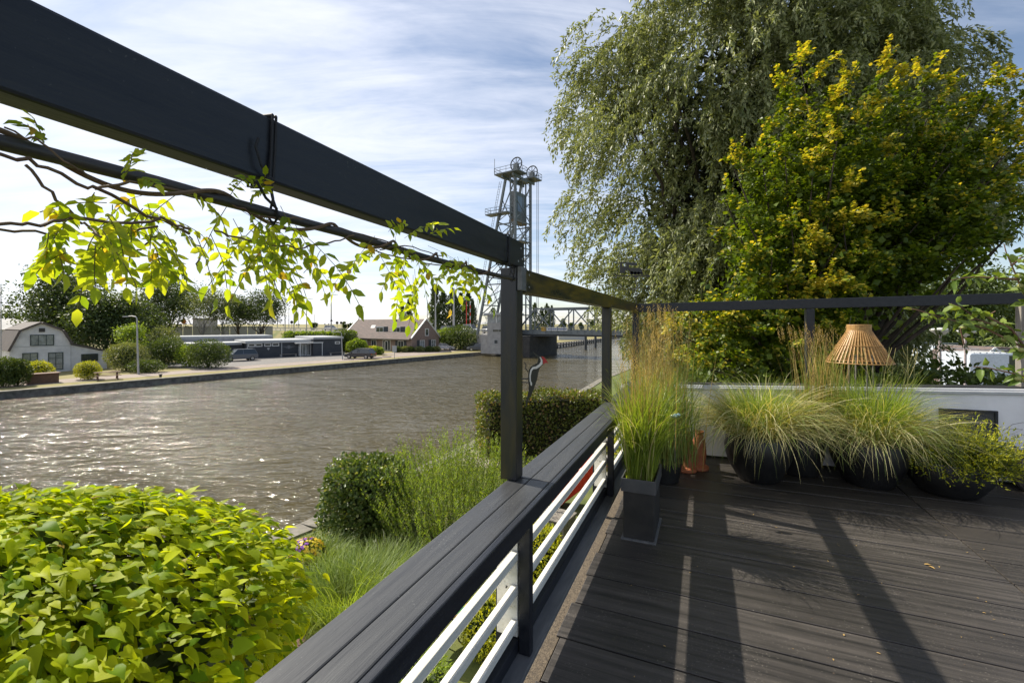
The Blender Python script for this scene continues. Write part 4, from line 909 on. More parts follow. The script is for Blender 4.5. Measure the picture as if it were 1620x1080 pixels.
# green shrubs close below the railing, seen between the slats
def small(name, px, py, r, h, n, mats, lab, size=.05, cat='shrub', tpl='dia', wr=.5, group=None):
    p = G(px, py, GZ); return leafy(name, (p.x, p.y, GZ + h/2), (r, r, h/2), n, size, mats, lab, cat, tpl, wr, .15, .3, core=L_DARK, group=group)
small('choisya_shrub', 850, 935, .62, 1.35, 4200, [L_YEL], 'yellow green leafy shrub seen through the slats beyond the front baluster', .085, wr=.4)
small('choisya_shrub', 775, 1030, .5, .9, 2600, [L_YEL], 'low yellow shrub seen between the slats before the front baluster', .07, wr=.4)
small('leafy_shrub', 640, 1150, .7, .9, 3000, [L_LIGHT], 'low green shrub under the near handrail', .06)
small('leafy_shrub', 840, 800, .55, .6, 2000, [L_MID], 'dark green shrub under the slats beside the red slide', .06)
def garden_table():
    p = Vector(G(699, 955, -2.9)); root = empty('garden_table', (p.x, p.y, GZ), 'round green enamel garden table with a red brown wedge pattern below the railing', 'table')
    mb = MB(); n = 40; r = .40
    for k in range(8):
        a0 = 2*math.pi*k/8 + .3; pts = [(p.x, p.y, p.z)] + [(p.x + r*math.cos(a0 + (2*math.pi/8)*j/6), p.y + r*math.sin(a0 + (2*math.pi/8)*j/6), p.z) for j in range(7)]
        k2 = len(pts); vs = pts + [(x, y, z-.02) for x, y, z in pts]; mb.add(vs, [tuple(range(k2)), tuple(reversed(range(k2, 2*k2)))] + [(i, k2+i, k2+(i+1)%k2, (i+1)%k2) for i in range(k2)], 1 if k in (2,) else 0)
    mb.build('tabletop', [M_GREENT, M_TERRA], root)
    mb = MB(); mb.tube([(p.x + (r+.004)*math.cos(2*math.pi*j/n), p.y + (r+.004)*math.sin(2*math.pi*j/n), p.z-.008) for j in range(n+1)], .012, 6, cap=False); mb.build('rim', M_BAMBOO, root)
    for k in range(3):
        a = k*2.09 + .4; mb = MB(); mb.tube([(p.x + .1*math.cos(a), p.y + .1*math.sin(a), p.z-.02), (p.x + .3*math.cos(a), p.y + .3*math.sin(a), GZ)], .014, 8); mb.build('leg', M_IRON, root)
garden_table()
def slide():
    p = G(922, 800, GZ); root = empty('toy_slide', p, 'red plastic toy slide with blue side seen through the far slats', 'toy slide')
    f = lambda x, y, z: (p.x + x, p.y + y, GZ + z)
    mb = MB(f); mb.add([(-.9,-.3,.12),(-.9,.3,.12),(.5,.35,1.25),(.5,-.35,1.25),(-.9,-.3,.06),(-.9,.3,.06),(.5,.35,1.18),(.5,-.35,1.18)], [(0,1,2,3),(7,6,5,4),(0,4,5,1),(1,5,6,2),(2,6,7,3),(3,7,4,0)])
    mb.build('chute', M_RED, root, bevel=.02)
    for s in (-1, 1):
        mb = MB(f); mb.beam((-.9, s*.33, .3), (.5, s*.38, 1.4), .05, .50); mb.build('side_rail', M_RED, root, bevel=.02)
    mb = MB(f); mb.box(.52, .62, -.36, .36, 0, 1.75); mb.build('ladder_panel', M_BLUE, root, bevel=.02)
    for i in range(4): mb = MB(f); mb.box(.625, .85 , -.3, .3, .2 + i*.28, .26 + i*.28); mb.build('step', M_RED, root, bevel=.01)
slide()
def rattan():
    p = G(868, 862, GZ); p.z = -3.0; q = Vector((p.x, p.y, GZ)); root = empty('rattan_box', q, 'grey woven rattan storage box below the slats in front of the red slide', 'box')
    f = lambda x, y, z: (q.x + x*.8 + y*.5, q.y - x*.5 + y*.8, GZ + z)
    mb = MB(f)
    for k in range(16): 
        z = .03 + k*.045
        for (x0, x1, y0, y1) in ((-.6,.6,-.36,-.34),(-.6,.6,.34,.36),(-.6,-.58,-.339,.339),(.58,.6,-.339,.339)): mb.box(x0 - .004*(k % 2), x1 + .004*(k % 2), y0 - .004*(k % 2), y1 + .004*(k % 2), z, z + .04)
    mb.build('woven_side', M_WOODG, root); mb = MB(f); mb.box(-.63, .63, -.39, .39, .765, .80); mb.build('lid', M_WOODG, root, bevel=.01)
rattan()

# ================================================================== BIG TREES
def limb_mesh(base, tips, r0, mid=.5, n=10, jitter=.25, up=1.0):
    mb = MB(); b = Vector(base)
    for tp in tips:
        t = Vector(tp); pts = [b]
        k = 6
        for j in range(1, k+1):
            s = j/k; q = b.lerp(t, s); q.z = b.z + (t.z - b.z)*(s**(1/up) if up != 1 else s); q += Vector((random.gauss(0, jitter), random.gauss(0, jitter), random.gauss(0, jitter*.6)))*math.sin(math.pi*s); pts.append(q)
        mb.tube(pts, [r0*(1-.88*j/k) for j in range(k+1)], n)
    return mb
def willow():
    bx, by = 9.9, 18.0; root = empty('willow_tree', (bx, by, GZ), 'huge silvery green willow with drooping twigs rising out of the top of the photo', 'tree')
    P = []; T = []; M = []
    c = Vector((bx, by, 7.0)); Rx, Ry, Rz = 7.6, 6.0, 11.2
    rnd = random.Random(3)
    # lobes give the crown its clumps and gaps
    lobes = []
    for k in range(225):
        v = Vector((rnd.gauss(0,1), rnd.gauss(0,1), rnd.gauss(0,1))).normalized(); 
        if v.y > .45: v.y *= -1
        s = rnd.uniform(.62, .93); z = v.z*Rz*s
        wd_ = 1.0 + (.04 if v.x > -.2 else .20)*max(v.z, 0) if z > -2 else .93
        lobes.append((c + Vector((v.x*Rx*s*wd_, v.y*Ry*s*wd_, z)), rnd.uniform(1.0, 1.8)))
    for lc, lr in lobes:
        for k in range(44):
            v = Vector((rnd.gauss(0,1), rnd.gauss(0,1), rnd.gauss(0,1))).normalized()*lr*rnd.uniform(.5, 1.05); p = lc + v
            outd = (p - c); outd.z = 0; outd = outd.normalized() if outd.length > .1 else Vector((1,0,0))
            d = (outd*.75 + Vector((rnd.gauss(0,.3), rnd.gauss(0,.3), rnd.uniform(-.2,.5)))).normalized(); ln = rnd.uniform(.7, 1.5); m = int(30*ln)
            q = p.copy()
            for j in range(m):
                d = (d + Vector((0, 0, -.075))).normalized(); q = q + d*(ln/m)
                if q.z < -2.9: break
                P.append((q.x + rnd.gauss(0,.045), q.y + rnd.gauss(0,.045), q.z + rnd.gauss(0,.045))); T.append((d.x + rnd.gauss(0,.55), d.y + rnd.gauss(0,.55), d.z + rnd.gauss(0,.5) - .2)); M.append(0)
    P = np.array(P); T = np.array(T)
    keep = ~(((P[:, 2] < 1.6) & (P[:, 0] < 4.9)) | ((P[:, 2] < 3.6) & (P[:, 0] < 3.5)) | ((P[:, 2] < .2) & (P[:, 0] < 5.6)) | ((P[:, 2] < 4.2) & (P[:, 0] > 12.6))); P = P[keep]; T = T[keep]
    # ragged outer sprays
    leaves('foliage', P, T, hash_dir(len(P)), RS.uniform(.12, .23, len(P)), .33, 'dia', [L_WIL], None, root)
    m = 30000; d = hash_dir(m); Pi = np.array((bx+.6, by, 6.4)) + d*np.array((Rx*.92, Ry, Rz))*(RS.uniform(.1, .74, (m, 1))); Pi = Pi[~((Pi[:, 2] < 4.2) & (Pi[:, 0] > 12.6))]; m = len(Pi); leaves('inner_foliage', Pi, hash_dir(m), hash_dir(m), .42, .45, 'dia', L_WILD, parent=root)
    tips = [tuple(l[0]) for l in lobes[::4]]
    mb = limb_mesh((bx, by, -1.5), tips, .20, n=8); mb.tube([(bx, by, GZ), (bx+.1, by, -2.5), (bx, by, -1.3)], [.75, .6, .5], 14); mb.build('trunk', M_BARK, root, smooth=True)
    print('willow', len(P))
willow()
def maple():
    bx, by = 7.6, 11.2; root = empty('maple_tree', (bx, by, GZ), 'dark green field maple with golden yellow shoot tips behind the parapet', 'tree')
    rnd = random.Random(8); P = []; T = []; Nn = []; M = []; SZ = []
    br = []
    Yb = 10.6
    def V_(px, py, Y): return W(px, py, Y)
    # branches ending where the photo's crown reaches: (px, py, Y, golden fraction)
    tips = [(1270,85,10.4,.9),(1300,110,10.2,.9),(1395,95,10.0,.9),(1430,120,9.8,.8),(1465,110,9.9,.8),(1235,130,10.3,.6),(1330,150,9.6,.9),(1370,180,9.4,.9),(1320,210,9.2,.9),(1400,230,9.2,.6),(1290,250,9.3,.7),(1340,290,9.0,.9),(1350,340,8.9,.9),(1390,345,9.0,.8),
            (1185,245,9.9,.3),(1220,200,10.2,.3),(1165,250,9.9,.5),(1230,290,9.4,.2),(1190,330,9.4,.15),(1150,375,9.2,.3),(1250,350,9.0,.3),(1270,390,8.8,.5),(1310,375,8.8,.8),(1360,395,8.6,.5),(1200,400,9.0,.3),(1170,430,9.0,.2),(1240,440,8.8,.4),(1300,450,8.6,.8),(1350,455,8.5,.7),(1390,415,8.6,.2),
            (1440,260,9.4,.1),(1480,300,9.2,.05),(1500,220,9.6,.3),(1530,170,9.8,.4),(1560,130,9.9,.5),(1590,175,9.6,.4),(1620,200,9.4,.7),(1600,120,9.9,.8),(1640,120,9.8,.9),(1540,260,9.2,.2),(1580,240,9.2,.6),(1620,270,9.0,.6),(1600,320,8.9,.2),(1550,310,9.0,.3),(1500,360,9.0,.05),(1560,370,8.8,.05),(1620,370,8.6,.1),(1490,410,8.8,.05),(1450,340,9.2,.2),(1430,400,8.9,.2),(1540,400,8.6,.0),(1440,180,9.9,.5),(1475,205,9.7,.6),(1660,230,9.2,.5),(1680,310,8.8,.2),(1700,180,9.4,.5),
            (1120,480,9.0,.4),(1090,500,9.2,.5),(1060,520,9.4,.6),(1110,530,8.9,.5),(1160,500,8.8,.5),(1200,520,8.6,.2),(1240,500,8.6,.4),(1150,560,8.6,.2),(1100,575,8.7,.4),(1200,570,8.5,.1),(1260,540,8.5,.3),(1070,565,9.0,.5),(1310,520,8.4,.4),(1350,510,8.4,.1),(1290,580,8.4,.1),(1330,440,8.5,.7),(1275,470,8.6,.7),(1240,560,8.5,.1),
            (1150,300,9.9,.1),(1260,170,10.2,.5),(1300,330,9.2,.4),(1350,120,10.0,.7),(1490,140,10,.5),(1420,290,9.3,.4),(1470,250,9.6,.2),(1300,190,9.6,.6),(1520,330,9.1,.05),(1400,160,9.7,.6),(1230,240,9.9,.2),(1580,290,9.1,.2),(1640,170,9.5,.7)]
    ctr = Vector((bx, by, 2.2))
    for (px, py, Y, g) in tips:
        tip = V_(px, py, Y); start = ctr.lerp(tip, .30) + Vector((rnd.gauss(0,.4), rnd.gauss(0,.3), rnd.gauss(0,.4)))
        axis = tip - start; ln = axis.length; br.append(tip)
        # side sprays along the outer half of each branch: leaves lie in flattish layered sprays
        ns = 17
        for k in range(ns):
            s = .35 + .65*k/(ns-1); p = start.lerp(tip, s)
            dirv = (axis.normalized()*.5 + Vector((rnd.gauss(0,.8), rnd.gauss(0,.8), rnd.gauss(0,.35)))).normalized(); sl = rnd.uniform(.35, .75)*(1.15-.55*s)
            nrm = Vector((rnd.gauss(0,.35), rnd.gauss(0,.35) - .25, 1)).normalized(); side = dirv.cross(nrm).normalized()
            for j in range(38):
                u = (j+.5)/38; q = p + dirv*sl*u + side*(rnd.uniform(-1, 1)*.13*(1.1-u)) + Vector((rnd.gauss(0,.035), rnd.gauss(0,.035), rnd.gauss(0,.03)))
                P.append(q); T.append(dirv*.5 + side*rnd.uniform(-1, 1) + Vector((0,0,rnd.uniform(-.5,.3)))); Nn.append(nrm + Vector((rnd.gauss(0,.5), rnd.gauss(0,.5), rnd.gauss(0,.3)))); SZ.append(rnd.uniform(.055, .095))
                M.append(1 if rnd.random() < g*(max(0, s-.52)*1.9 + (.15 if u > .7 else 0)) and q.z > tip.z - .28 else 0)
        # upright leading shoot
        if g > .25 or rnd.random() < .4:
            for k in range(2):
                b0 = tip + Vector((rnd.gauss(0,.12), rnd.gauss(0,.12), -.1)); d = Vector((rnd.gauss(0,.25), rnd.gauss(0,.2), 1)).normalized(); hl = rnd.uniform(.2, .6)
                for j in range(46):
                    u = j/46; q = b0 + d*hl*u + Vector((rnd.gauss(0,.05), rnd.gauss(0,.05), 0))*(1.2-u); P.append(q); T.append(Vector((rnd.gauss(0,1), rnd.gauss(0,1), .3))); Nn.append(Vector((rnd.gauss(0,.6), rnd.gauss(0,.6), 1))); SZ.append(rnd.uniform(.05, .085)); M.append(1 if rnd.random() < min(1, g*1.25) else 0)
    arr = lambda a: np.array([list(v) for v in a])
    leaves('foliage', arr(P), arr(T), arr(Nn), np.array(SZ), .95, 'ova', [L_MAPG, L_MAPY], np.array(M), root)
    m = 15000; Pi = []
    while len(Pi) < m:
        t_ = V_(*tips[rnd.randrange(len(tips))][:3]); s = rnd.uniform(.25, .78); q = ctr.lerp(t_, s) + Vector((rnd.gauss(0,.38), rnd.gauss(0,.38)+.25, rnd.gauss(0,.38))); Pi.append(list(q))
    leaves('inner_foliage', np.array(Pi), hash_dir(m), hash_dir(m), .15, .9, 'dia', L_MAPG, parent=root)
    mb = MB()
    for tp in br[::2]:
        pts = [Vector((bx, by, -.9))]; k = 5
        for j in range(1, k+1): s = j/k; q = Vector((bx, by, -.9)).lerp(tp, s*.97) + Vector((rnd.gauss(0,.12), rnd.gauss(0,.12), .5*math.sin(math.pi*s)*.4)); pts.append(q)
        mb.tube(pts, [.085*(1-.9*j/k) for j in range(k+1)], 6)
    mb.tube([(bx, by, GZ), (bx+.05, by, -2), (bx, by, -.8)], [.28, .22, .17], 12); mb.build('trunk', M_BARK, root, smooth=True)
    print('maple', len(P))
maple()
# ================================================================== FAR BANK
class Fac:
    """facade frame: P0 ground corner, e along the facade, g away from the viewer"""
    def __init__(s, p0, e, z0=GZ):
        s.p = Vector((p0[0], p0[1], 0)); s.e = Vector((e[0], e[1], 0)).normalized(); s.g = Vector((-s.e.y, s.e.x, 0)); s.z0 = z0
        if s.g.y < 0: s.g = -s.g
    def __call__(s, x, y, z): return s.p + s.e*x + s.g*y + Vector((0, 0, s.z0 + z))
    def px(s, px, py):
        rx = (px - 810)/F; g = s.g; Y = (s.p.x*g.x + s.p.y*g.y)/(rx*g.x + g.y); v = Vector((rx*Y, Y, 0)) - s.p
        return v.dot(s.e), EYE - (py - HZ)/F*Y - s.z0
def window(fr, a, b, root, nx=2, nz=1, frame=M_HFRAME, glass=M_GLASSB, w=.07, name='window'):
    x0, z1 = a; x1, z0 = b
    mb = MB(fr)
    mb.box(x0, x0+w, -.05, .03, z0, z1); mb.box(x1-w, x1, -.05, .03, z0, z1); mb.box(x0+w, x1-w, -.05, .03, z1-w, z1); mb.box(x0+w, x1-w, -.06, .03, z0, z0+w)
    for i in range(1, nx): x = x0 + (x1-x0)*i/nx; mb.box(x-w*.35, x+w*.35, -.04, .03, z0+w, z1-w)
    for i in range(1, nz): z = z0 + (z1-z0)*i/nz; mb.box(x0+w, x1-w, -.035, .03, z-w*.25, z+w*.25)
    f = mb.build(name, frame, root); g = MB(fr); g.box(x0+w, x1-w, -.02, .02, z0+w, z1-w); g.build('pane', glass, f)
    return f
def roof_slab(fr, x0, z0, x1, z1, y0, y1, th, root, m, name='roof'):
    d = Vector((x1-x0, z1-z0)).normalized(); n = Vector((-d.y, d.x))*th
    if n.y < 0: n = -n
    mb = MB(fr); mb.prism([(x0, z0), (x1, z1), (x1+n.x, z1+n.y), (x0+n.x, z0+n.y)], y0, y1); return mb.build(name, m, root)

def white_house():
    fr = Fac((-54.0, 46.5), (.568, .823)); fr.p = Vector((-48.8, 54, 0)) - fr.e*9.0
    root = empty('white_house', tuple(fr(4, 4, 0)), 'white gambrel roofed house with dark green windows on the far bank', 'house')
    P_ = fr.px
    lb = P_(10, 592); le = P_(15, 556); br_ = P_(33, 524); pk = P_(66, 511.5); rb = P_(98, 523); re = P_(112, 544); rr2 = P_(169, 556.5); rbm = P_(169.5, 584)
    mb = MB(fr); mb.prism([(le[0], -.05), (le[0], le[1]), br_, pk, rb, re, (re[0], -.05)], 0, 8.5); mb.build('wall', M_HWALL, root)
    mb = MB(fr); mb.prism([(re[0]+.02, -.05), (re[0]+.02, re[1]-.1), rr2, (rr2[0], -.05)], .03, 6.0); mb.build('lean_to_wall', M_HWALL, root)
    for (a, b) in ((le, br_), (br_, pk), (pk, rb), (rb, re)): roof_slab(fr, a[0], a[1], b[0], b[1], -.28, 8.8, .20, root, M_CORR)
    roof_slab(fr, re[0]-.1, re[1]+.0, rr2[0]+.2, rr2[1]+.02, -.22, 6.2, .14, root, M_CORR)
    window(fr, P_(47.5, 529.5), P_(85.5, 546), root, 3); window(fr, P_(76, 557.5), P_(100, 584), root, 2, 3); window(fr, P_(35, 558.5), P_(60, 575), root, 2); window(fr, P_(128.5, 560), P_(155, 570.5), root, 2, glass=M_GLASS)
    a = P_(61.5, 519); b = P_(71, 525); mb = MB(fr); mb.box(a[0], b[0], -.05, .02, b[1], a[1]); mb.build('vent', M_IRON, root)
    z = P_(60, 547.5)[1]; mb = MB(fr); mb.box(le[0]+.4, re[0], -.025, .01, z-.05, z); mb.build('string_course', M_LGREY, root)
white_house()
def grey_roof_house():
    fr = Fac((-76, 64), (1, .15)); fr.p = Vector(((2-810)/F*66, 66, 0)); root = empty('distant_house', tuple(fr(4, 3, 0)), 'pale grey roofed house half hidden behind the white house at far left', 'house')
    mb = MB(fr); mb.box(-8, 5.5, 0, 8, 0, 4.6); mb.build('wall', M_LGREY, root)
    mb = MB(fr); mb.add([(-8.3,-.4,4.55),(5.8,-.4,4.55),(4.6,4,6.2),(-8.3,4,6.2),(5.8,8.4,4.55),(-8.3,8.4,4.55)], [(0,1,2,3),(3,2,4,5),(1,4,2),(0,3,5),(0,5,4,1)]); mb.build('roof', M_CONC, root)
    for x in (1.6, 2.8): mb = MB(fr); mb.box(x, x+.8, -.05, .02, 3.9, 4.5); mb.build('window', M_GLASS, root)
grey_roof_house()
def club():
    fr = Fac((-41.3, 70), (10.8, 9.4)); root = empty('club_building', tuple(fr(8, 4, 0)), 'long low dark boarded club building with white strip windows and porch', 'building'); P_ = fr.px
    a = P_(391, 543)[0]; m1 = P_(446, 543); b = P_(492, 543)[0]; c = P_(537, 533); h1 = P_(391, 546.5)[1]; h2 = P_(445, 541)[1]
    H = 2.75; H2 = 3.15
    mb = MB(fr); mb.box(a, b, 0, 9, -.05, H-.42); mb.build('wall', M_NAVY, root)
    mb = MB(fr); mb.box(b+.01, c[0], -1.2, 9, -.05, H2-.35); mb.build('wall', M_NAVY, root)
    mb = MB(fr); mb.box(a-.3, b, -.3, 9.2, H-.418, H); mb.build('roof', M_LGREY, root); mb = MB(fr); mb.box(b-.05, c[0]+.2, -1.4, 9.2, H2-.348, H2); mb.build('roof', M_LGREY, root)
    mb = MB(fr); mb.box(a-9, b-4, 9.25, 16, -.05, 3.0); mb.build('rear_wall', M_CONC, root); mb = MB(fr); mb.box(a-9.2, b-3.8, 9.22, 16.2, 3.02, 3.35); mb.build('rear_roof', M_LGREY, root)
    mb = MB(fr); mb.box(a-9, a-.02, 2.5, 9.2, -.05, H-.7); mb.build('rear_wall', M_NAVY, root); mb = MB(fr); mb.box(a-9, a-.31, 2.2, 9.2, H-.69, H-.3); mb.build('rear_roof', M_LGREY, root)
    for x in (392.5, 404, 418, 430.5):
        q = P_(x, 542.3); q2 = P_(x+11, 547.3); window(fr, (q[0], H-.45), (q2[0], H-.98), root, 1, 1, M_WTRIM, M_GLASS, .12)
    q = P_(526, 0)[0]; fr2 = lambda x, y, z: fr(x, y-1.2, z); window(fr2, (q, H2-.8), (c[0]-.35, H2-1.25), root, 1, 1, M_WTRIM, M_GLASS, .12)
    for x in (391.2, 445.5): q = P_(x, 0)[0]; mb = MB(fr); mb.box(q-.06, q+.06, -.10, -.01, 0, H-.42); mb.build('drainpipe', M_LGREY, root)
    # entrance porch
    x0 = P_(471, 0)[0]; x1 = P_(492, 0)[0]
    mb = MB(fr); mb.box(x0-.6, x1+1.6, -1.3, -.31, H-.62, H-.45); mb.build('porch_roof', M_WTRIM, root)
    for x in (x0, x1+1.4): mb = MB(fr); mb.box(x, x+.1, -1.28, -1.18, 0, H-.62); mb.build('porch_post', M_WTRIM, root)
    window(fr, (x0+.15, 2.0), (x0+1.3, .05), root, 2, 1, M_WTRIM, M_GLASSB, .1); window(fr, (x0+1.4, 2.05), (x1, .02), root, 2, 1, M_WTRIM, M_GLASS, .12, 'door')
    # winged grey emblem and small white crest on the boarding
    q = P_(457, 0)[0]; mb = MB(fr)
    for w_, z in ((.95, 1.62), (.7, 1.52), (.45, 1.42), (.25, 1.72)): mb.box(q-w_, q+w_, -.02, -.005, z, z+.06)
    mb.prism([(q-.18, 1.4), (q, 1.25), (q+.18, 1.4), (q+.12, 1.85), (q-.12, 1.85)], -.022, -.004); mb.build('wall_emblem', mat('dull_emblem', (.17,.18,.20), .6), root)
    q = P_(424.6, 0)[0]; mb = MB(fr); mb.prism([(q-.16, 1.35), (q, 1.15), (q+.16, 1.35), (q+.16, 1.55), (q-.16, 1.55)], -.02, -.004); mb.build('crest', M_LGREY, root)
    # benches along the front
    for (u, w_, lab) in ((440, 18, 'grey bench against the dark club wall left of the porch'), (515, 14, 'grey bench against the dark club wall right of the porch')):
        q = P_(u, 0)[0]; oy = -.9 if u < 500 else -2.0; r2 = empty('bench', tuple(fr(q, oy, 0)), lab, 'bench'); L_ = 2.6
        mb = MB(fr); mb.box(q, q+L_, oy-.2, oy+.2, .42, .49); mb.build('seat', M_WOODG, r2)
        for x in (q+.1, q+L_-.25): mb = MB(fr); mb.box(x, x+.15, oy-.18, oy+.18, 0, .419); mb.build('leg', M_CONC, r2)
    # parked bicycle by the porch
    q = P_(466, 0)[0]; r2 = empty('bicycle', tuple(fr(q, -.9, 0)), 'dark bicycle parked left of the club porch', 'bicycle')
    for x in (q, q+1.05):
        mb = MB(); mb.tube([fr(x + .33*math.cos(2*math.pi*i/20), -.7, .34 + .33*math.sin(2*math.pi*i/20)) for i in range(21)], .02, 5, cap=False); mb.build('wheel', M_TYRE, r2)
    mb = MB(); mb.tube([fr(q, -.7, .34), fr(q+.35, -.7, .8), fr(q+.85, -.7, .82), fr(q+1.05, -.7, .34)], .02, 5); mb.tube([fr(q+.35, -.7, .8), fr(q+.5, -.7, .34), fr(q+.85, -.7, .82), fr(q+.88, -.7, 1.0)], .018, 5); mb.build('bike_frame', M_IRON, r2)
club()
def brick_house():
    C = Vector((-19, 85.4, 0)); e = Vector((.842, -.539, 0)); g = Vector((.539, .842, 0)); Ln = 20.5; Wd = 7.6
    A = lambda x, y, z: C + e*(x - Ln) + g*y + Vector((0, 0, GZ + z))       # x along the long front, y depth
    root = empty('brick_house', tuple(A(Ln/2, Wd/2, 0)), 'pink brick house with mottled tile roof, two dormers and white verges', 'house')
    eh, rh = 2.45, 6.2; pk = Wd/2; eave = 3.3
    mb = MB(A); mb.box(0, Ln, 0, Wd, -.05, eh); mb.build('wall', M_BRICK, root)
    B = lambda y, x, z: A(x, y, z)
    for x in (Ln - .25, 0): mb = MB(B); mb.prism([(0, eh+.001), (Wd, eh+.001), (Wd, eh+.3), (pk, rh), (0, eh+.3)], x, x+.25); mb.build('gable', M_BRICK, root)
    def rs(y0, z0, y1, z1, nm):
        mb = MB(B); d = Vector((y1-y0, z1-z0)).normalized(); n = Vector((-d.y, d.x))*.16
        if n.y < 0: n = -n
        mb.prism([(y0, z0), (y1, z1), (y1+n.x, z1+n.y), (y0+n.x, z0+n.y)], .02, Ln-.26); return mb.build('roof', M_TILE, root)
    rs(-.45, eh-.12, pk, rh, 0); rs(Wd+.45, eh-.12, pk, rh, 1)
    for x in (-.08, Ln-.10):
        for (y0, z0, y1, z1) in ((-.3, eh+.02, pk, rh+.05), (Wd+.3, eh+.02, pk, rh+.05)):
            mb = MB(B); mb.prism([(y0, z0), (y1, z1), (y1, z1+.28), (y0, z0+.28)], x, x+.26); mb.build('verge', M_WTRIM, root)
    mb = MB(A); mb.box(.1, Ln-.3, -.62, -.46, eh-.16, eh-.02); mb.build('gutter', M_WOODG, root)
    # dormers and a skylight in the front slope
    slope = (rh - eh)/pk
    for x0 in (9.2, 14.0):
        y0 = 1.0; z0 = eh + slope*y0 + .15; w_ = 2.4
        mb = MB(A); mb.box(x0, x0+w_, y0, y0+2.1, z0, z0+1.25); d = mb.build('dormer', M_LGREY, root)
        fr = lambda x, y, z, y0=y0: A(x, y0 - .06 + y, z); window(fr, (x0+.1, z0+1.15), (x0+w_-.1, z0+.12), root, 2, 1, M_WTRIM, M_GLASS, .10)
        mb = MB(A); mb.box(x0+w_+.02, x0+w_+1.25, y0-.12, y0-.05, z0+.02, z0+1.25); mb.build('shutter', M_HFRAME if 0 else M_NAVY, root)
    y0 = 1.35; z0 = eh + slope*y0 + .18; mb = MB(A); mb.add([(6.6, y0, z0+.05), (7.8, y0, z0+.05), (7.8, y0+.8, z0+.8*slope+.35), (6.6, y0+.8, z0+.8*slope+.35), (6.6, y0, z0-.05), (7.8, y0, z0-.05), (7.8, y0+.8, z0+.8*slope-.05), (6.6, y0+.8, z0+.8*slope-.05)], [(0,1,2,3),(7,6,5,4),(0,4,5,1),(1,5,6,2),(2,6,7,3),(3,7,4,0)]); mb.build('skylight', M_WTRIM, root)
    mb = MB(A); mb.box(12.2, 12.6, 3.2, 3.5, rh-.5, rh+.1); mb.build('chimney', M_IRON, root)
    # front door in a white arch, windows with dark shutters
    fr = lambda x, y, z: A(x, y-.02, z)
    window(fr, (12.4, 2.2), (14.6, .05), root, 3, 1, M_WTRIM, M_GLASS, .12, 'door')
    mb = MB(fr); pts = [(12.95 + .5*math.cos(math.pi*i/12) + .5, 1.55 + .45*math.sin(math.pi*i/12)) for i in range(13)]; mb.tube([(x, -.1, z) for x, z in [(13.95, 0)] + pts + [(12.95, 0)]], .07, 6); mb.build('door_arch', M_WTRIM, root)
    for x in (16.7,): window(fr, (x, 2.1), (x+1.6, .6), root, 2, 1, M_WTRIM, M_GLASS, .1)
    for x in (16.0, 18.35): mb = MB(fr); mb.box(x, x+.65, -.06, .0, .55, 2.15); mb.build('shutter', M_NAVY, root)
    for x in (3, 6.2, 9.0): window(fr, (x, 2.1), (x+1.5, .5), root, 2, 1, M_WTRIM, M_GLASS, .1)
    gf = lambda y, x, z: A(Ln + .02 - x, y, z)      # gable end: first axis is along the gable
    for y in (2.0, 5.2): 
        window(gf, (y, 2.2), (y+1.35, .55), root, 2, 2, M_WTRIM, M_GLASSB, .1)
        mb = MB(gf); mb.box(y-.72, y-.04, -.06, .0, .5, 2.25); mb.build('shutter', M_NAVY, root)
    window(gf, (3.45, 4.45), (4.5, 3.0), root, 1, 1, M_WTRIM, M_GLASS, .14)
    return A, Ln
BH, BLn = brick_house()

def ship_trees():
    pass
def crown_tree(name, px, pbase, Y, top, wpx, label, mats, n=5200, size=.26, trunk=M_BARK, base_z=GZ, low=.22, gaps=.55, group='trees on the far bank', tall=False, nl=26, midx=None, shape=1.0):
    """a broadleaf tree whose crown spans wpx columns about px and reaches photo row top, standing at depth Y"""
    b = Vector(((px - 810)/F*Y, Y, base_z)); H = EYE - (top - HZ)/F*Y - base_z; Wd = wpx/F*Y/2
    ang = math.cos(math.atan(abs(px-810)/F)); Wd *= ang**.5
    root = empty(name, b, label, 'tree', group)
    cz = base_z + H*(low + (1-low)/2); rz = H*(1-low)/2; c = Vector((b.x, b.y, cz)); lobes = []
    rnd = random.Random(int(px*7 + Y))
    for k in range(nl):
        v = Vector((rnd.gauss(0,1), rnd.gauss(0,1), rnd.gauss(0,1))).normalized(); s = rnd.uniform(.35, .86); lr = rnd.uniform(.24, .42)*min(Wd, rz)*1.15
        lobes.append((c + Vector((v.x*(Wd-lr*.5)*s, v.y*Wd*s*.8, v.z*(rz-lr*.4)*s)), lr))
    w = np.array([l[1]**2 for l in lobes]); idx = RS.choice(len(lobes), n, p=w/w.sum()); C_ = np.array([list(l[0]) for l in lobes])[idx]; r_ = np.array([l[1] for l in lobes])[idx]
    d = hash_dir(n); P = C_ + d*(r_*np.abs(RS.normal(.85, .28, n)))[:, None]*np.array((1.1, 1.1, .8))
    leaves('crown', P, d + RS.normal(0,.7,(n,3)) + np.array((0,0,-.2)), d + RS.normal(0,.6,(n,3)) + np.array((0,0,.5)), RS.uniform(.6, 1.3, n)*size, .7, 'dia', mats, midx, root)
    tips = [tuple(l[0]) for l in lobes[::2]]; mb = limb_mesh((b.x, b.y, base_z + H*low*.7), tips, .035*H**.6*.6, n=5, jitter=.12*Wd/3)
    mb.tube([(b.x, b.y, base_z - .1), (b.x+.05, b.y, base_z+H*low*.4), (b.x, b.y, base_z+H*low*.75)], [.05*H**.75, .035*H**.75, .028*H**.75], 8); mb.build('trunk', trunk, root, smooth=True)
    return root
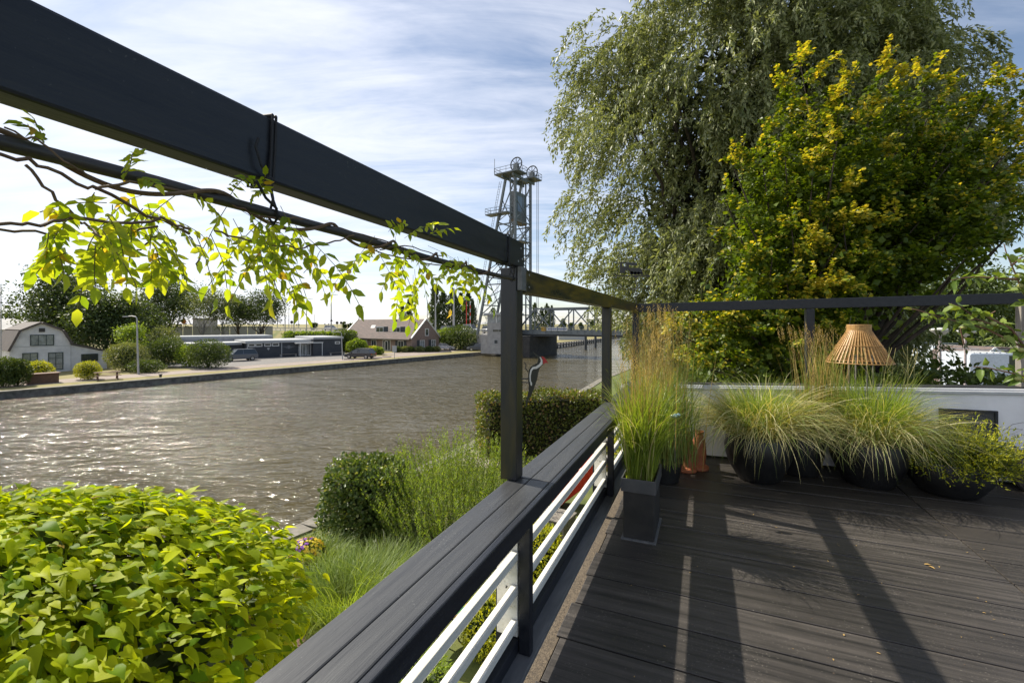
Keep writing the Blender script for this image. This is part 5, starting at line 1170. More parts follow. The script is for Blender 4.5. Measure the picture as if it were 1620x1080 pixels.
def poplar(px, Y, top, wpx, label, base_z=GZ, n=1500, group='columnar poplars on the skyline'):
    b = Vector(((px-810)/F*Y, Y, base_z)); H = EYE - (top-HZ)/F*Y - base_z; r = wpx/F*Y/2; root = empty('poplar_tree', b, label, 'tree', group)
    s = RS.uniform(.03, 1, n); rr = r*np.sin(np.pi*np.clip(s, 0, 1)**.65)**.6*(1 + .25*np.sin(s*19 + px)); d = hash_dir(n); d[:, 2] *= .2; d = unit(d)
    P = np.stack([b.x + d[:,0]*rr*RS.uniform(.5, 1.1, n), b.y + d[:,1]*rr*RS.uniform(.5,1.1,n), base_z + H*s], 1)
    leaves('crown', P, np.array((0,0,1.)) + RS.normal(0,.5,(n,3)), d + RS.normal(0,.5,(n,3)), RS.uniform(.6,1.2,n)*H*.055, .5, 'dia', L_DARK, parent=root)
    mb = MB(); mb.tube([(b.x, b.y, base_z), (b.x, b.y, base_z+H*.9)], [H*.012+.05, .03], 6); mb.build('trunk', M_BARK, root)
L_FAR = leafmat('far_tree_leaf', (.035,.060,.018), (.095,.135,.040), .35, .5)
D, Mi, Li = [L_FAR], [L_MID], [L_LIGHT]
crown_tree('broad_tree', 105, 575, 66, 408, 160, 'big dark tree rising behind the white house, left of the leafy birch', D, 15000, .36, nl=60, low=.06)
crown_tree('broad_tree', 175, 575, 62, 440, 130, 'dark rounded tree directly right of the biggest tree behind the white house', D, 13000, .34, nl=50, low=.04)
crown_tree('broad_tree', 228, 575, 78, 470, 80, 'darker lower tree between the house trees and the tall thin one', D, 7000, .36, low=.06)
crown_tree('broad_tree', 18, 500, 110, 478, 66, 'small round green tree far left beyond the grey roofed house', Mi, 2600, .45, low=.1)
crown_tree('broad_tree', 268, 530, 92, 424, 124, 'tall airy tree left of the birches with a leaning trunk', D, 11000, .38, low=.22, nl=44)
crown_tree('birch_tree', 320, 540, 88, 438, 92, 'slender pale birch with hanging twigs, left one behind the shrubs', [L_GREY, L_FAR], 4600, .26, trunk=M_BARKL, low=.3, nl=18, midx=(RS.rand(4600) < .5).astype(int))
crown_tree('birch_tree', 352, 540, 90, 450, 76, 'slender birch right of the palest one behind the shrubs', [L_GREY, L_FAR], 4200, .26, trunk=M_BARKL, low=.3, nl=16, midx=(RS.rand(4200) < .6).astype(int))
crown_tree('broad_tree', 378, 530, 96, 462, 78, 'thin branched tree behind the dark club building, left of the rounded one', D, 4200, .34, low=.35, nl=18)
crown_tree('broad_tree', 410, 530, 98, 455, 100, 'rounded dark tree behind the dark club building, rightmost of its row', D, 7000, .34, low=.28, nl=22)
crown_tree('broad_tree', 205, 560, 56, 500, 60, 'lighter green young tree between the white house and the leaning lamp post', Li, 3600, .20, low=.1, nl=20)
def fshrub(px, pyb, wpx, top, mats, lab, n=2600, Ydel=0, size=.13, cat='shrub', group='shrubs on the far bank', name='shrub'):
    Y = (EYE-GZ)*F/(pyb-HZ) + Ydel; b = ((px-810)/F*Y, Y, GZ); H = EYE-(top-HZ)/F*Y-GZ; r = wpx/F*Y/2*math.cos(math.atan(abs(px-810)/F))**.5
    return leafy(name, (b[0], b[1], GZ+H/2), (r, r*.8, H/2), n, size*Y/50, mats, lab, cat, 'dia', .75, .16, .3, group=group, core=L_DARK)
fshrub(200, 586, 66, 540, [L_GREY], 'round greyish green shrub just behind the leaning lamp post', 4500)
fshrub(262, 580, 72, 533, [L_MID], 'dark green spreading shrub right of the leaning lamp post', 4200)
fshrub(258, 574, 60, 517, [L_GREY], 'tall greyish shrub standing behind the dark spreading one', 3600)
fshrub(330, 582, 72, 538, [L_MID], 'dense bright green clipped shrub left of the grey car', 5200)
fshrub(300, 580, 50, 545, [L_LIGHT], 'light green shrub squeezed between two darker ones', 2600)
fshrub(232, 589, 60, 568, [L_MID], 'low ground hugging shrub at the foot of the lamp post', 1800)
fshrub(5, 612, 60, 566, [L_MID], 'big leafy bush at the far left edge on the far bank', 3600, size=.17)
fshrub(28, 610, 44, 566, [L_MID], 'leafy bush between the edge bush and the wooden box', 2800, size=.15)
fshrub(60, 600, 50, 571, [L_YEL, ], 'brownish green bush behind the wooden planter box', 2600)
fshrub(139, 600, 40, 571, [L_YEL], 'round golden green ball shrub beside the picnic table', 3800, size=.10)
fshrub(545, 560, 44, 521, [L_MID], 'green hedge shrub between the club building and the brick house', 3600, Ydel=6)
fshrub(565, 566, 34, 536, [L_LIGHT], 'light green shrub behind the black car', 2600, Ydel=10)
fshrub(590, 563, 30, 548, [L_YEL], 'low yellow green hedge right of the black car', 1800, Ydel=6)
fshrub(598, 561, 18, 549, [L_LIGHT], 'small clipped green block before the brick house door', 900)
for i, (x, w_) in enumerate(((628, 14), (640, 14), (650, 12), (664, 16), (678, 16), (690, 14))):
    fshrub(x, 557.5 - i*.2, w_, 548, [L_GREY if i % 2 else L_MID], ('small grey green', 'small dark green', 'tiny grey', 'low dark green', 'spreading grey', 'rounded green')[i] + ' plant in the bed along the brick house, ' + ('leftmost', 'second', 'third', 'fourth', 'fifth', 'rightmost')[i] + ' of six', 700, size=.10)
fshrub(727, 553, 66, 515, [L_MID], 'big green bush on the bank between the brick house and the lift bridge', 5200, size=.12)
fshrub(703, 553, 36, 519, [L_LIGHT], 'lighter bush left of the big one on the bridge bank', 2200, size=.12)
hb = Fac((-46, 82), (10.8, 8.4)); q0 = hb.px(452, 530)[0]; q1 = hb.px(560, 530)[0]
m_ = hb((q0+q1)/2, 0, 0); hedge_box('tall_hedge', (m_.x, m_.y, GZ), 0, (q1-q0)/2, 1.2, 3.6, 6500, .30, [L_LIGHT], 'tall bright green hedge behind the dark club building', ang=math.atan2(hb.e.y, hb.e.x))
poplar(636, 240, 478, 12, 'slim dark poplar, left of the pair above the brick house roof'); poplar(647, 245, 474, 14, 'slim dark poplar, right of the pair above the brick house roof')
for i, (x, top, w_) in enumerate(((688, 452, 20), (701, 462, 22), (716, 458, 24), (729, 465, 22), (741, 462, 20), (748, 478, 14))):
    poplar(x, 175 + i*4, top, w_, ('tallest poplar', 'second poplar', 'third poplar', 'fourth poplar', 'fifth poplar', 'short poplar')[i] + ' counted from the left in the clump left of the lift bridge tower', n=1800)
for i, (x, top, w_) in enumerate(((846, 480, 14), (857, 487, 13), (865, 481, 14), (873, 484, 11), (780, 488, 30), (795, 500, 24))):
    poplar(x, 210 + i*5, top, w_, ('poplar just right of the front post', 'second poplar right of the front post', 'third poplar right of the front post', 'fourth poplar right of the front post', 'broad poplar behind the bridge cabin', 'low poplar behind the bridge cabin')[i], n=1300)
for i, (x, w_) in enumerate(((892, 12), (903, 8), (920, 9), (938, 14), (800, 8), (497, 9), (555, 8), (545, 6))):
    crown_tree('distant_tree', x, 520, 260, 508 - (w_ > 10)*6, w_, 'small far tree on the skyline at the ' + ('left end of the bridge truss', 'second gap of the bridge truss', 'third gap of the bridge truss', 'fourth gap of the bridge truss', 'bridge tower foot', 'road signs', 'brick house left verge', 'left of the brick house')[i], D, 500, .9, group='far skyline trees', nl=8)

# street furniture on the far bank
def lamp(px, pyb, top, label, arm=-1, name='street_lamp', Y=None, z0=GZ, r=.07, arml=.9, group='street lamps', head=True):
    if Y is None: Y = (EYE-z0)*F/(pyb-HZ)
    b = Vector(((px-810)/F*Y, Y, z0)); H = EYE-(top-HZ)/F*Y - z0; root = empty(name, b, label, 'street lamp' if head else 'pole', group)
    mb = MB(); mb.tube([b, b+Vector((-.1,0,H*.5)), b+Vector((-.16,0,H-.35))] if H < 8 else [b, b+Vector((0,0,H-.3))], [r*1.3, r, r*.8], 8) if H < 8 else mb.tube([b, b+Vector((0,0,H-.1))], [r*1.4, r*.7], 8)
    mb.build('pole', M_GALV, root, smooth=True)
    tp = b + Vector((-.16 if H < 8 else 0, 0, H-.36 if H < 8 else H-.1))
    if head:
        mb = MB(); mb.tube([tp, tp+Vector((arm*.1, 0, .22)), tp+Vector((arm*arml*.6, 0, .30)), tp + Vector((arm*arml, 0, .27))], r*.7, 6); mb.build('arm', M_GALV, root, smooth=True)
        mb = MB(); e = tp + Vector((arm*arml, 0, .26)); mb.beam(e, e+Vector((arm*.55, 0, -.02)), .22, .10); mb.build('lamp_head', M_LGREY, root)
    return root
lamp(219, 592, 499, 'slightly leaning grey street lamp on the quay among the shrubs', r=.08)
lamp(542, 569, 524, 'street lamp beside the front of the black car', r=.07)
lamp(524, 0, 467, 'tall highway lamp above the dark club building', 1, Y=118, z0=-.3, r=.14, arml=1.2, group='highway lamps')
lamp(568, 0, 486, 'highway lamp left of the brick house ridge', 1, Y=165, z0=-.3, r=.14, arml=1.4, group='highway lamps')
for i, (x, t_, Yl) in enumerate(((439, 490, 190), (451, 474, 120), (457, 484, 180), (465, 476, 122), (472, 492, 230), (485, 474, 126), (498, 497, 260))):
    lamp(x, 0, t_, ('faint thin', 'tall thick', 'thin pale', 'second tall thick', 'faint short', 'tall', 'very faint short')[i] + ' highway mast in the cluster right of the rounded dark tree', 1, Y=Yl, z0=-.3, r=.11, arml=1.2, group='highway lamps')
lamp(676, 0, 474, 'pale mast right of the brick house gable', -1, Y=150, z0=-.3, r=.12, group='highway lamps', head=False); lamp(689, 0, 452, 'mast standing in front of the tallest poplar', -1, Y=120, z0=-.3, r=.14, group='highway lamps', head=False); lamp(718, 0, 455, 'thick mast in the poplar clump near the lift bridge', -1, Y=110, z0=-.3, r=.2, group='highway lamps', head=False)
def flag():
    b = Vector(((1.5-810)/F*44, 44, GZ)); root = empty('flag_pole', b, 'thin bare flag pole at the far left edge', 'pole'); mb = MB(); mb.tube([b, b+Vector((0,0,9.2))], [.06, .03], 8); mb.build('shaft', M_GALV, root); mb = MB(); mb.lathe([(.001,-.06),(.06,0),(.001,.06)], b+Vector((0,0,9.25)), 8); mb.build('finial', M_GALV, root)
flag()
def sign(px, py, Y, label, rad=.35, z0=-.3, col=M_IRON, tri=False):
    c = W(px, py, Y); root = empty('road_sign', (c.x, c.y, z0), label, 'road sign', 'road signs seen from behind')
    mb = MB(); mb.tube([(c.x, c.y+.06, z0), (c.x, c.y+.06, c.z+rad)], .05, 6); mb.build('pole', M_GALV, root)
    n = 3 if tri else 20; mb = MB(); mb.prism([(c.x + rad*math.cos(2*math.pi*i/n + math.pi/2), c.z + rad*math.sin(2*math.pi*i/n + math.pi/2)) for i in range(n)], Y-.01, Y+.01); mb.build('plate', col, root)
sign(461.5, 509.5, 100, 'dark round road sign right of the tall masts', .34); sign(533.3, 510.5, 100, 'dark round road sign above the tall hedge, left of a pair', .32); sign(539.7, 510.5, 101, 'dark round road sign above the tall hedge, right of a pair', .30); sign(524.3, 506.8, 108, 'dark triangular road sign on the tall highway lamp', .40, tri=True)
sign(690, 568-68, 130, 'small road sign in front of the poplar clump', .3)
sign(290.5, 508.5, 95, 'orange round construction sign among the birches', .55, col=mat('orange_sign', (.75,.25,.02), .5))
for i, (x, y) in enumerate(((492.5, 511.5), (498.5, 513), (448, 513.5), (469.5, 513.4), (473, 513.4), (502.5, 512.6), (514, 512.8), (520, 512.8))):
    sign(x, y, 140 + i, 'tiny dark traffic signal on the highway, ' + ('tallest one by the highway masts', 'beside the tallest one', 'leftmost near the round tree', 'just right of the round sign', 'second right of the round sign', 'in the middle of the row', 'left of the highway lamp', 'touching the highway lamp')[i], .22 if i else .32)
def guard():
    root = empty('guard_rail', BR(-60, -1, -.3), 'long pale guard rail along the top of the highway embankment', 'guard rail')
    mb = MB(); mb.beam(BR(-30, 6.8, .38), BR(-320, 6.8, .38), .08, .32); mb.build('rail', M_GALV, root)
    for k in range(100):
        mb = MB(); m = -30 - k*2.9; mb.box(*(lambda p: (p[0]-.06, p[0]+.06, p[1]-.06, p[1]+.06))(BR(m, 6.9, 0)), -.36, .30); 
        if k == 0: first = mb.build('post', M_GALV, root); base0 = BR(m, 0, 0)
        else:
            c_ = first.copy(); COL.objects.link(c_); dlt = Vector(BR(m, 0, 0)) - Vector(base0); c_.parent = root; c_.matrix_parent_inverse = Matrix.Translation(-Vector(root.location)) @ Matrix.Translation(dlt)
guard()
def barrier():
    root = empty('noise_barrier', (-95, 118, GZ), 'long pale grey low wall seen through the birch trunks', 'wall'); fr = Fac((-80, 92), (9, 5)); a = fr.px(225, 0)[0]; b = fr.px(432, 0)[0]
    z1 = fr.px(330, 516)[1]; mb = MB(fr); n_ = 14
    for k in range(n_): mb = MB(fr); mb.box(a + (b-a)*k/n_ + .05, a + (b-a)*(k+1)/n_ - .05, 0, .2, 2.0, z1); mb.build('panel', M_LGREY, root)
    mb = MB(fr); mb.box(a, b, .21, 1.0, -.1, 2.3); mb.build('plinth', M_CONC, root)
    r2 = empty('grey_warehouse', tuple(fr((a+b)/2, 6, 0)), 'small grey flat roofed building behind the birches', 'building'); x0 = fr.px(296, 0)[0]; x1 = fr.px(322, 0)[0]
    mb = MB(lambda x, y, z: fr(x, y+9, z)); mb.box(x0, x1+1.5, 0, 6, 0, z1+1.6); mb.build('wall', M_CONC, r2); mb = MB(lambda x, y, z: fr(x, y+9, z)); mb.box(x0-.2, x1+1.7, -.2, 6.2, z1+1.605, z1+1.8); mb.build('roof', M_CORR, r2)
barrier()

# cars
def car(pos, heading, col, label, L_=4.4, Wd=1.78, H=1.5, kind='hatch', group='parked cars on the far bank'):
    root = empty('parked_car', pos, label, 'car', group, heading)
    ch, sh = math.cos(heading), math.sin(heading); f = lambda x, y, z: (pos[0] + x*ch - y*sh, pos[1] + x*sh + y*ch, pos[2] + z)
    h = H
    if kind == 'suv': low = [(-L_/2, .45), (-L_/2+.02, .85), (-L_/2+.25, .98), (L_/2-.95, 1.02), (L_/2-.25, .92), (L_/2-.03, .75), (L_/2, .4), (L_/2-.1, .28), (-L_/2+.1, .3)]; top = [(-L_/2+.12, .97), (-L_/2+.42, h-.06), (-L_/2+.9, h), (.45, h-.02), (1.15, .99)]
    elif kind == 'sedan': low = [(-L_/2, .42), (-L_/2+.03, .85), (-L_/2+.8, .92), (L_/2-1.2, .92), (L_/2-.2, .75), (L_/2, .55), (L_/2, .38), (L_/2-.12, .24), (-L_/2+.1, .27)]; top = [(-L_/2+.45, .90), (-L_/2+1.15, h-.03), (.1, h), (.5, h-.05), (1.2, .90)]
    else: low = [(-L_/2, .42), (-L_/2+.03, .9), (L_/2-1.05, .93), (L_/2-.25, .76), (L_/2, .55), (L_/2, .38), (L_/2-.12, .25), (-L_/2+.1, .28)]; top = [(-L_/2+.1, .89), (-L_/2+.5, h-.08), (-L_/2+1.0, h), (.3, h-.02), (1.5, .90)]
    mb = MB(f); mb.prism(low, -Wd/2, Wd/2); mb.build('body', col, root, bevel=.05, smooth=True)
    # tapering glasshouse
    k = len(top); cx0 = sum(p[0] for p in top)/k; vs = []
    zmin = min(p[1] for p in top)
    for s in (-1, 1):
        for x, z in top: w_ = Wd/2 - .06 - (z - zmin)*.28; vs.append((x, s*w_, z))
    fs = [tuple(range(k)), tuple(reversed(range(k, 2*k)))] + [(i, k+i, k+(i+1) % k, (i+1) % k) for i in range(k)]
    mb = MB(f); mb.add(vs, fs); mb.build('windows', M_GLASS, root, smooth=True)
    mb = MB(f); rp = [p for p in top if p[1] > h - .1]; x0 = min(p[0] for p in rp) - .05; x1 = max(p[0] for p in rp) + .05; mb.box(x0, x1, -Wd/2+.27, Wd/2-.27, h-.03, h+.015); mb.build('roof', col, root, bevel=.02)
    for s in (-1, 1):
        mb = MB(f)
        for (xa, za), (xb, zb) in ((top[0], top[1]), (top[-1], top[-2]), ((-.25, .92), (-.25, h-.04))):
            wa = Wd/2 - .05 - (za-zmin)*.28; wb = Wd/2 - .05 - (zb-zmin)*.28; mb.beam((xa, s*wa, za), (xb, s*wb, zb), .07, .05, up=(0, s, 0))
        mb.beam((x0, s*(Wd/2-.05-(h-zmin)*.28), h-.02), (x1, s*(Wd/2-.05-(h-zmin)*.28), h-.02), .07, .06); mb.build('pillars', col, root)
        for x in (-L_/2+.82, L_/2-.85):
            w_ = MB(f); yy = s*(Wd/2-.11); pr = []
            for i in range(18): a = 2*math.pi*i/18; pr.append((x + .32*math.cos(a), .32 + .32*math.sin(a)))
            w_.prism(pr, yy-.11, yy+.125); wo = w_.build('wheel', M_TYRE, root)
            r_ = MB(f); pr = [(x + .20*math.cos(2*math.pi*i/14), .32 + .20*math.sin(2*math.pi*i/14)) for i in range(14)]; r_.prism(pr, yy + (.126 if s > 0 else -.126), yy + (.135 if s > 0 else -.135)); r_.build('rim', M_RIM, wo)
        mb = MB(f); mb.box(L_/2-.16, L_/2+.005, s*(Wd/2-.28)-.16, s*(Wd/2-.28)+.16, .58, .70); mb.build('headlight', M_GLASSB, root)
        mb = MB(f); mb.box(-L_/2-.005, -L_/2+.08, s*(Wd/2-.2)-.1, s*(Wd/2-.2)+.1, .65, .85); mb.build('tail_light', M_RED, root)
        mb = MB(f); mb.box(.95, 1.08, s*(Wd/2+.08)-.09, s*(Wd/2+.08)+.09, .93, 1.05); mb.build('mirror', col, root)
def cpaint(name, c): return mat(name, c, .3, tuple(v*.9 for v in c), 2, 2, coat=.5)
h_can = math.atan2(.823, .568)
p = G(372, 571.5, GZ); car((p.x, p.y+1, GZ+.02), h_can+math.pi-.1, cpaint('grey_car_paint', (.10,.115,.14)), 'grey blue sport utility car parked beside the clipped shrub', 4.5, 1.85, 1.68, 'suv')
p = G(568, 567.5, GZ); car((p.x, p.y+.6, GZ+.02), math.pi*.93, cpaint('black_car_paint', (.025,.028,.036)), 'black family car parked left of the brick house', 4.55, 1.8, 1.55)
p = G(703, 553.5, GZ); car((p.x, p.y, GZ+.02), math.pi*1.97, cpaint('white_car_paint', (.62,.60,.60)), 'white sedan parked at the brick house gable', 4.7, 1.8, 1.4, 'sedan')
p = G(757, 554.6, GZ); car((p.x, p.y-.5, GZ+.02), math.pi*1.02, cpaint('navy_car_paint', (.05,.06,.085)), 'dark blue car nearest the canal under the bridge bank', 4.4, 1.78, 1.42, 'sedan')
p = G(750, 553.6, GZ); car((p.x, p.y+1.2, GZ+.02), math.pi*.98, cpaint('slate_car_paint', (.07,.075,.08)), 'dark grey car parked behind the dark blue one', 4.4, 1.8, 1.5)
for i, (m, w_, c_, lab, knd) in enumerate(((-25, 9, (.03,.035,.045), 'dark car driving on the bridge approach road, leftmost', 'suv'), (-18.5, 9, (.62,.62,.62), 'white van driving on the bridge approach road', 'suv'), (-12, 8.5, (.25,.26,.27), 'grey car driving on the bridge approach road near the tower', 'suv'), (-74, 10, (.55,.56,.58), 'pale car on the highway above the tall hedge', 'hatch'))):
    b_ = BR(m, w_, -.32); car(b_, math.atan2(-.568, .823), cpaint('road_car_paint_%s' % ('one', 'two', 'three', 'four')[i], c_), lab, 4.6, 1.85, 1.7 if i != 1 else 1.95, knd, group='cars on the approach road')
# picnic table, wooden box, small posts
def picnic():
    p = G(170, 600.5, GZ); a = .8; f = lambda x, y, z: (p.x + x*math.cos(a) - y*math.sin(a), p.y + x*math.sin(a) + y*math.cos(a), GZ + z)
    root = empty('picnic_table', p, 'weathered wooden picnic table with fixed benches on the far quay', 'picnic table')
    mb = MB(f); 
    for k in range(5): mb.box(-.95, .95, -.38 + k*.155, -.24 + k*.155, .72, .76)
    mb.build('tabletop', M_WOOD, root)
    for s in (-1, 1): mb = MB(f); mb.box(-.95, .95, s*.75-.13, s*.75+.13, .42, .46); mb.build('seat', M_WOOD, root)
    for x in (-.7, .7):
        for s in (-1, 1): mb = MB(f); mb.beam((x, s*.2, .70), (x, s*.72, 0), .09, .05); mb.build('leg', M_WOOD, root)
        mb = MB(f); mb.box(x-.03, x+.03, -.85, .85, .36, .419); mb.build('brace', M_WOOD, root)
picnic()
def crate():
    p = G(67, 606, GZ); a = .95; f = lambda x, y, z: (p.x + x*math.cos(a) - y*math.sin(a), p.y + x*math.sin(a) + y*math.cos(a), GZ + z)
    root = empty('wooden_box', p, 'big brown wooden planter box on the far quay below the white house', 'box'); mb = MB(f)
    for k in range(6): mb.box(-1.0, 1.0, -.5, .5, .02 + k*.14, .15 + k*.14)
    mb.build('side', M_WOOD, root); mb = MB(f); mb.box(-1.12, 1.12, -.6, .6, .861, .92); mb.build('lid', M_WOOD, root)
crate()
for i, (x, y, lab) in enumerate(((624, 567, 'white sign board on a post before the brick house path'), (683, 553, 'small white box on a post right of the white sedan'))):
    p = G(x, y, GZ); root = empty('notice_board', p, lab, 'sign'); mb = MB(); mb.tube([p, p+Vector((0,0,1.9))], .05, 6); mb.build('post', M_GALV, root); mb = MB(); mb.box(p.x-.35, p.x+.35, p.y-.06, p.y-.01, GZ+(1.0 if i == 0 else 1.3), GZ+2.0); mb.build('panel', M_LGREY, root)
for i, (x, y) in enumerate(((552, 568.6), (577, 567.5), (597, 566), (612, 564.5))):
    p = G(x, y, GZ); mb = MB(); mb.box(p.x-.7, p.x+.7, p.y-.12, p.y+.12, GZ, GZ+.12); tag(mb.build('kerb_block', M_WOODG), 'low dark parking kerb block on the quay verge, ' + ('leftmost', 'second from left', 'third from left', 'rightmost')[i] + ' of four', 'kerb block', 'kerb blocks along the quay verge')
p = G(254, 596.5, GZ+.05); mb = MB(); mb.lathe([(0,.0),(.11,.0),(.11,.22),(.16,.26),(.16,.32),(0,.34)], (p.x, p.y, GZ+.05), 12); tag(mb.build('mooring_bollard', M_IRON), 'small dark mooring bollard on the quay coping', 'bollard')

# ================================================================== LIFT BRIDGE
def lift_bridge():
    root = empty('lift_bridge', BR(0, 2.7, GZ), 'tall grey steel lift bridge tower and truss span over the canal', 'bridge')
    DZ = .15; TOPZ = 30.2
    WdB = 5.4
    # vertical legs
    for w_ in (0, WdB):
        for m in (0, -1.1):
            mb = MB(); mb.beam(BR(m, w_, WZ), BR(m, w_, TOPZ), .42 if m == 0 else .22, .42 if m == 0 else .22, up=tuple(ba)); mb.build('tower_leg', M_STEEL, root)
        mb = MB()
        for k in range(26): z = 1 + k*1.12; mb.beam(BR(0, w_, z), BR(-1.1, w_, z + (1.12 if k % 2 else 0)), .07, .07)
        mb.build('leg_lacing', M_STEEL, root)
        mb = MB(); mb.beam(BR(-9.2, w_, -.4), BR(-2.2, w_, TOPZ-.5), .40, .40, up=tuple(bd)); mb.build('raking_leg', M_STEEL, root)
        # ladder along the raking leg
        mb = MB(); 
        for o in (0, .45): mb.beam(BR(-10.0-o, w_-.3, -.2), BR(-3.0-o, w_-.3, TOPZ-1), .05, .05)
        for k in range(60): s = k/60; mb.beam(BR(-10.0+7*s, w_-.3, -.2+(TOPZ-.8)*s), BR(-10.45+7*s, w_-.3, -.2+(TOPZ-.8)*s), .04, .04)
        mb.build('ladder', M_STEEL, root)
        zs = [3.5, 9.5, 15.5, 21.0]
        for i, z in enumerate(zs):
            xm = -9.2 + 7.0*(z+.4)/(TOPZ-.1); mb = MB(); mb.beam(BR(0, w_, z), BR(xm, w_, z), .22, .22); mb.build('strut', M_STEEL, root)
            z2 = zs[i+1] if i+1 < len(zs) else TOPZ-1; xm2 = -9.2 + 7.0*(z2+.4)/(TOPZ-.1)
            mb = MB(); mb.beam(BR(xm, w_, z), BR(0, w_, z2), .16, .16); mb.build('brace', M_STEEL, root)
            if i: mb = MB(); mb.beam(BR(-.2, w_, z), BR((xm+(-9.2 + 7.0*(zs[i-1]+.4)/(TOPZ-.1)))/2, w_, (z+zs[i-1])/2), .12, .12); mb.build('brace', M_STEEL, root)
    # cross bracing in the tower faces
    for m_of in (0, 1):
        for i, (z, z2) in enumerate(((5.5, 11.0), (11.0, 16.5), (16.5, 21.5), (21.5, 26))):
            x = 0 if m_of == 0 else -9.2 + 7.0*(z+.4)/(TOPZ-.1); x2 = 0 if m_of == 0 else -9.2 + 7.0*(z2+.4)/(TOPZ-.1)
            mb = MB(); mb.beam(BR(x, 0, z), BR(x, WdB, z), .2, .2); mb.build('strut', M_STEEL, root)
            for (a, b) in ((0, WdB), (WdB, 0)):
                mb = MB(); mb.beam(BR(x, a, z+.15), BR(x2, b, z2-.15), .13, .13); mb.build('brace', M_STEEL, root)
    # top platforms, sheaves, machinery housing
    def platform(m0, m1, w0, w1, z, nm='platform'):
        mb = MB(BR); mb.box(m0, m1, w0, w1, z-.22, z); o = mb.build(nm, M_STEEL, root)
        r_ = MB(BR)
        for (a, b, c, d) in ((m0, w0, m1, w0), (m1, w0, m1, w1), (m1, w1, m0, w1), (m0, w1, m0, w0)):
            for zz_ in (.5, 1.05): r_.beam((a, b, z+zz_), (c, d, z+zz_), .06, .06)
            n_ = max(2, int((abs(c-a)+abs(d-b))/1.2))
            for k in range(n_): r_.beam((a+(c-a)*k/n_, b+(d-b)*k/n_, z), (a+(c-a)*k/n_, b+(d-b)*k/n_, z+1.08), .05, .05)
        r_.build('railing', M_STEEL, o)
    platform(-3.9, 1.6, -1.4, 1.7, TOPZ+.25); platform(-3.2, 1.8, WdB-1.6, WdB+1.4, TOPZ+.25); platform(-6.5, -1.3, -.9, 1.0, 23.2); platform(-3.0, .0, 2.2, WdB, 18.0); 
    mb = MB(BR)
    for w_ in (.3, WdB-.3): mb.beam((.2, w_-1.4, TOPZ-.35), (.2, w_+1.4, TOPZ-.35), .3, .5); mb.beam((-2.3, w_-1.4, TOPZ-.35), (-2.3, w_+1.4, TOPZ-.35), .3, .5)
    for m in (.1, -2.2): mb.beam((m, 1.5, TOPZ-.5), (m, WdB-1.5, TOPZ-.5), .4, .6)
    mb.build('head_beam', M_STEEL, root)
    for w_ in (-.1, WdB+.1):
        f = lambda x, y, z: BR(.3 + x, w_ + y, TOPZ + 1.7 + z)
        mb = MB(f); n = 28; mb.tube([(1.25*math.cos(2*math.pi*i/n), 0, 1.25*math.sin(2*math.pi*i/n)) for i in range(n+1)], .12, 6, cap=False); sh = mb.build('sheave', M_STEELD, root)
        mb = MB(f)
        for k in range(8): a = 2*math.pi*k/8; mb.beam((.001, 0, .001), (1.2*math.cos(a), 0, 1.2*math.sin(a)), .10, .10, up=(0,1,0))
        mb.lathe([(.001,-.2),(.22,-.2),(.22,.2),(.001,.2)], (0,0,0), 12); mb.build('spoke', M_STEELD, sh)
        mb = MB(f); mb.box(-.45, .45, -.35, -.2, -1.45, 0); mb.box(-.45, .45, .2, .35, -1.45, 0); mb.build('bearing', M_STEEL, sh)
    # sign-like counterweight housing hung in the tower
    mb = MB(BR); mb.box(-1.9, -.75, 1.0, WdB-.6, 22.0, 27.4); mb.build('counterweight', M_STEELD2, root)
    mb = MB(BR); mb.box(-.74, -.70, 1.9, 4.0, 23.6, 26.6); mb.build('counterweight_panel', mat('blue_grey_plate', (.20,.26,.36), .5), root)
    mb = MB(BR); mb.box(-2.0, -.5, .9, WdB-.5, 21.3, 21.98); mb.build('counterweight_foot', mat('ochre_steel', (.22,.17,.11), .7), root)
    for m_, w_ in ((1.5, WdB+.0), (1.62, WdB+.35), (1.5, .3)): 
        mb = MB(); mb.tube([BR(m_, w_, TOPZ+1.2), BR(m_, w_, 4.2)], .05, 5); mb.build('hoist_cable', M_STEELD, root)
    mb = MB(); mb.tube([BR(-3.9, -1.3, TOPZ), BR(-3.9, -1.3, TOPZ+3.2)], .05, 5); mb.build('mast', M_STEEL, root)
    # span
    SP = 44.0; Z0 = DZ; ZT = Z0 + 4.5
    mb = MB(BR); mb.box(.4, SP, -.3, WdB+.3, Z0-.55, Z0); mb.build('deck_slab', M_STEELD, root)
    mb = MB(BR); mb.box(.4, SP, -.55, -.31, Z0-.25, Z0+.55); mb.build('edge_girder', M_STEEL, root); mb = MB(BR); mb.box(.4, SP, WdB+.31, WdB+.55, Z0-.25, Z0+.55); mb.build('edge_girder', M_STEEL, root)
    for w_ in (-.2, WdB+.2):
        mb = MB(BR); mb.box(4.5, SP-4, w_-.15, w_+.15, ZT-.3, ZT); mb.build('top_chord', M_STEEL, root)
        n = 9; dx = (SP-8.5)/n
        mb = MB(BR); mb.beam((.6, w_, Z0+.2), (4.5, w_, ZT-.2), .24, .24); mb.beam((SP-.6, w_, Z0+.2), (SP-4, w_, ZT-.2), .24, .24)
        for k in range(n+1):
            x = 4.5 + dx*k; mb.beam((x, w_, Z0+.1), (x, w_, ZT-.3), .17, .17)
            if k < n: 
                if k % 2 == 0: mb.beam((x, w_, ZT-.2), (x+dx, w_, Z0+.2), .17, .17)
                else: mb.beam((x, w_, Z0+.2), (x+dx, w_, ZT-.2), .17, .17)
        mb.build('truss_web', M_STEEL, root)
        mb = MB(BR)
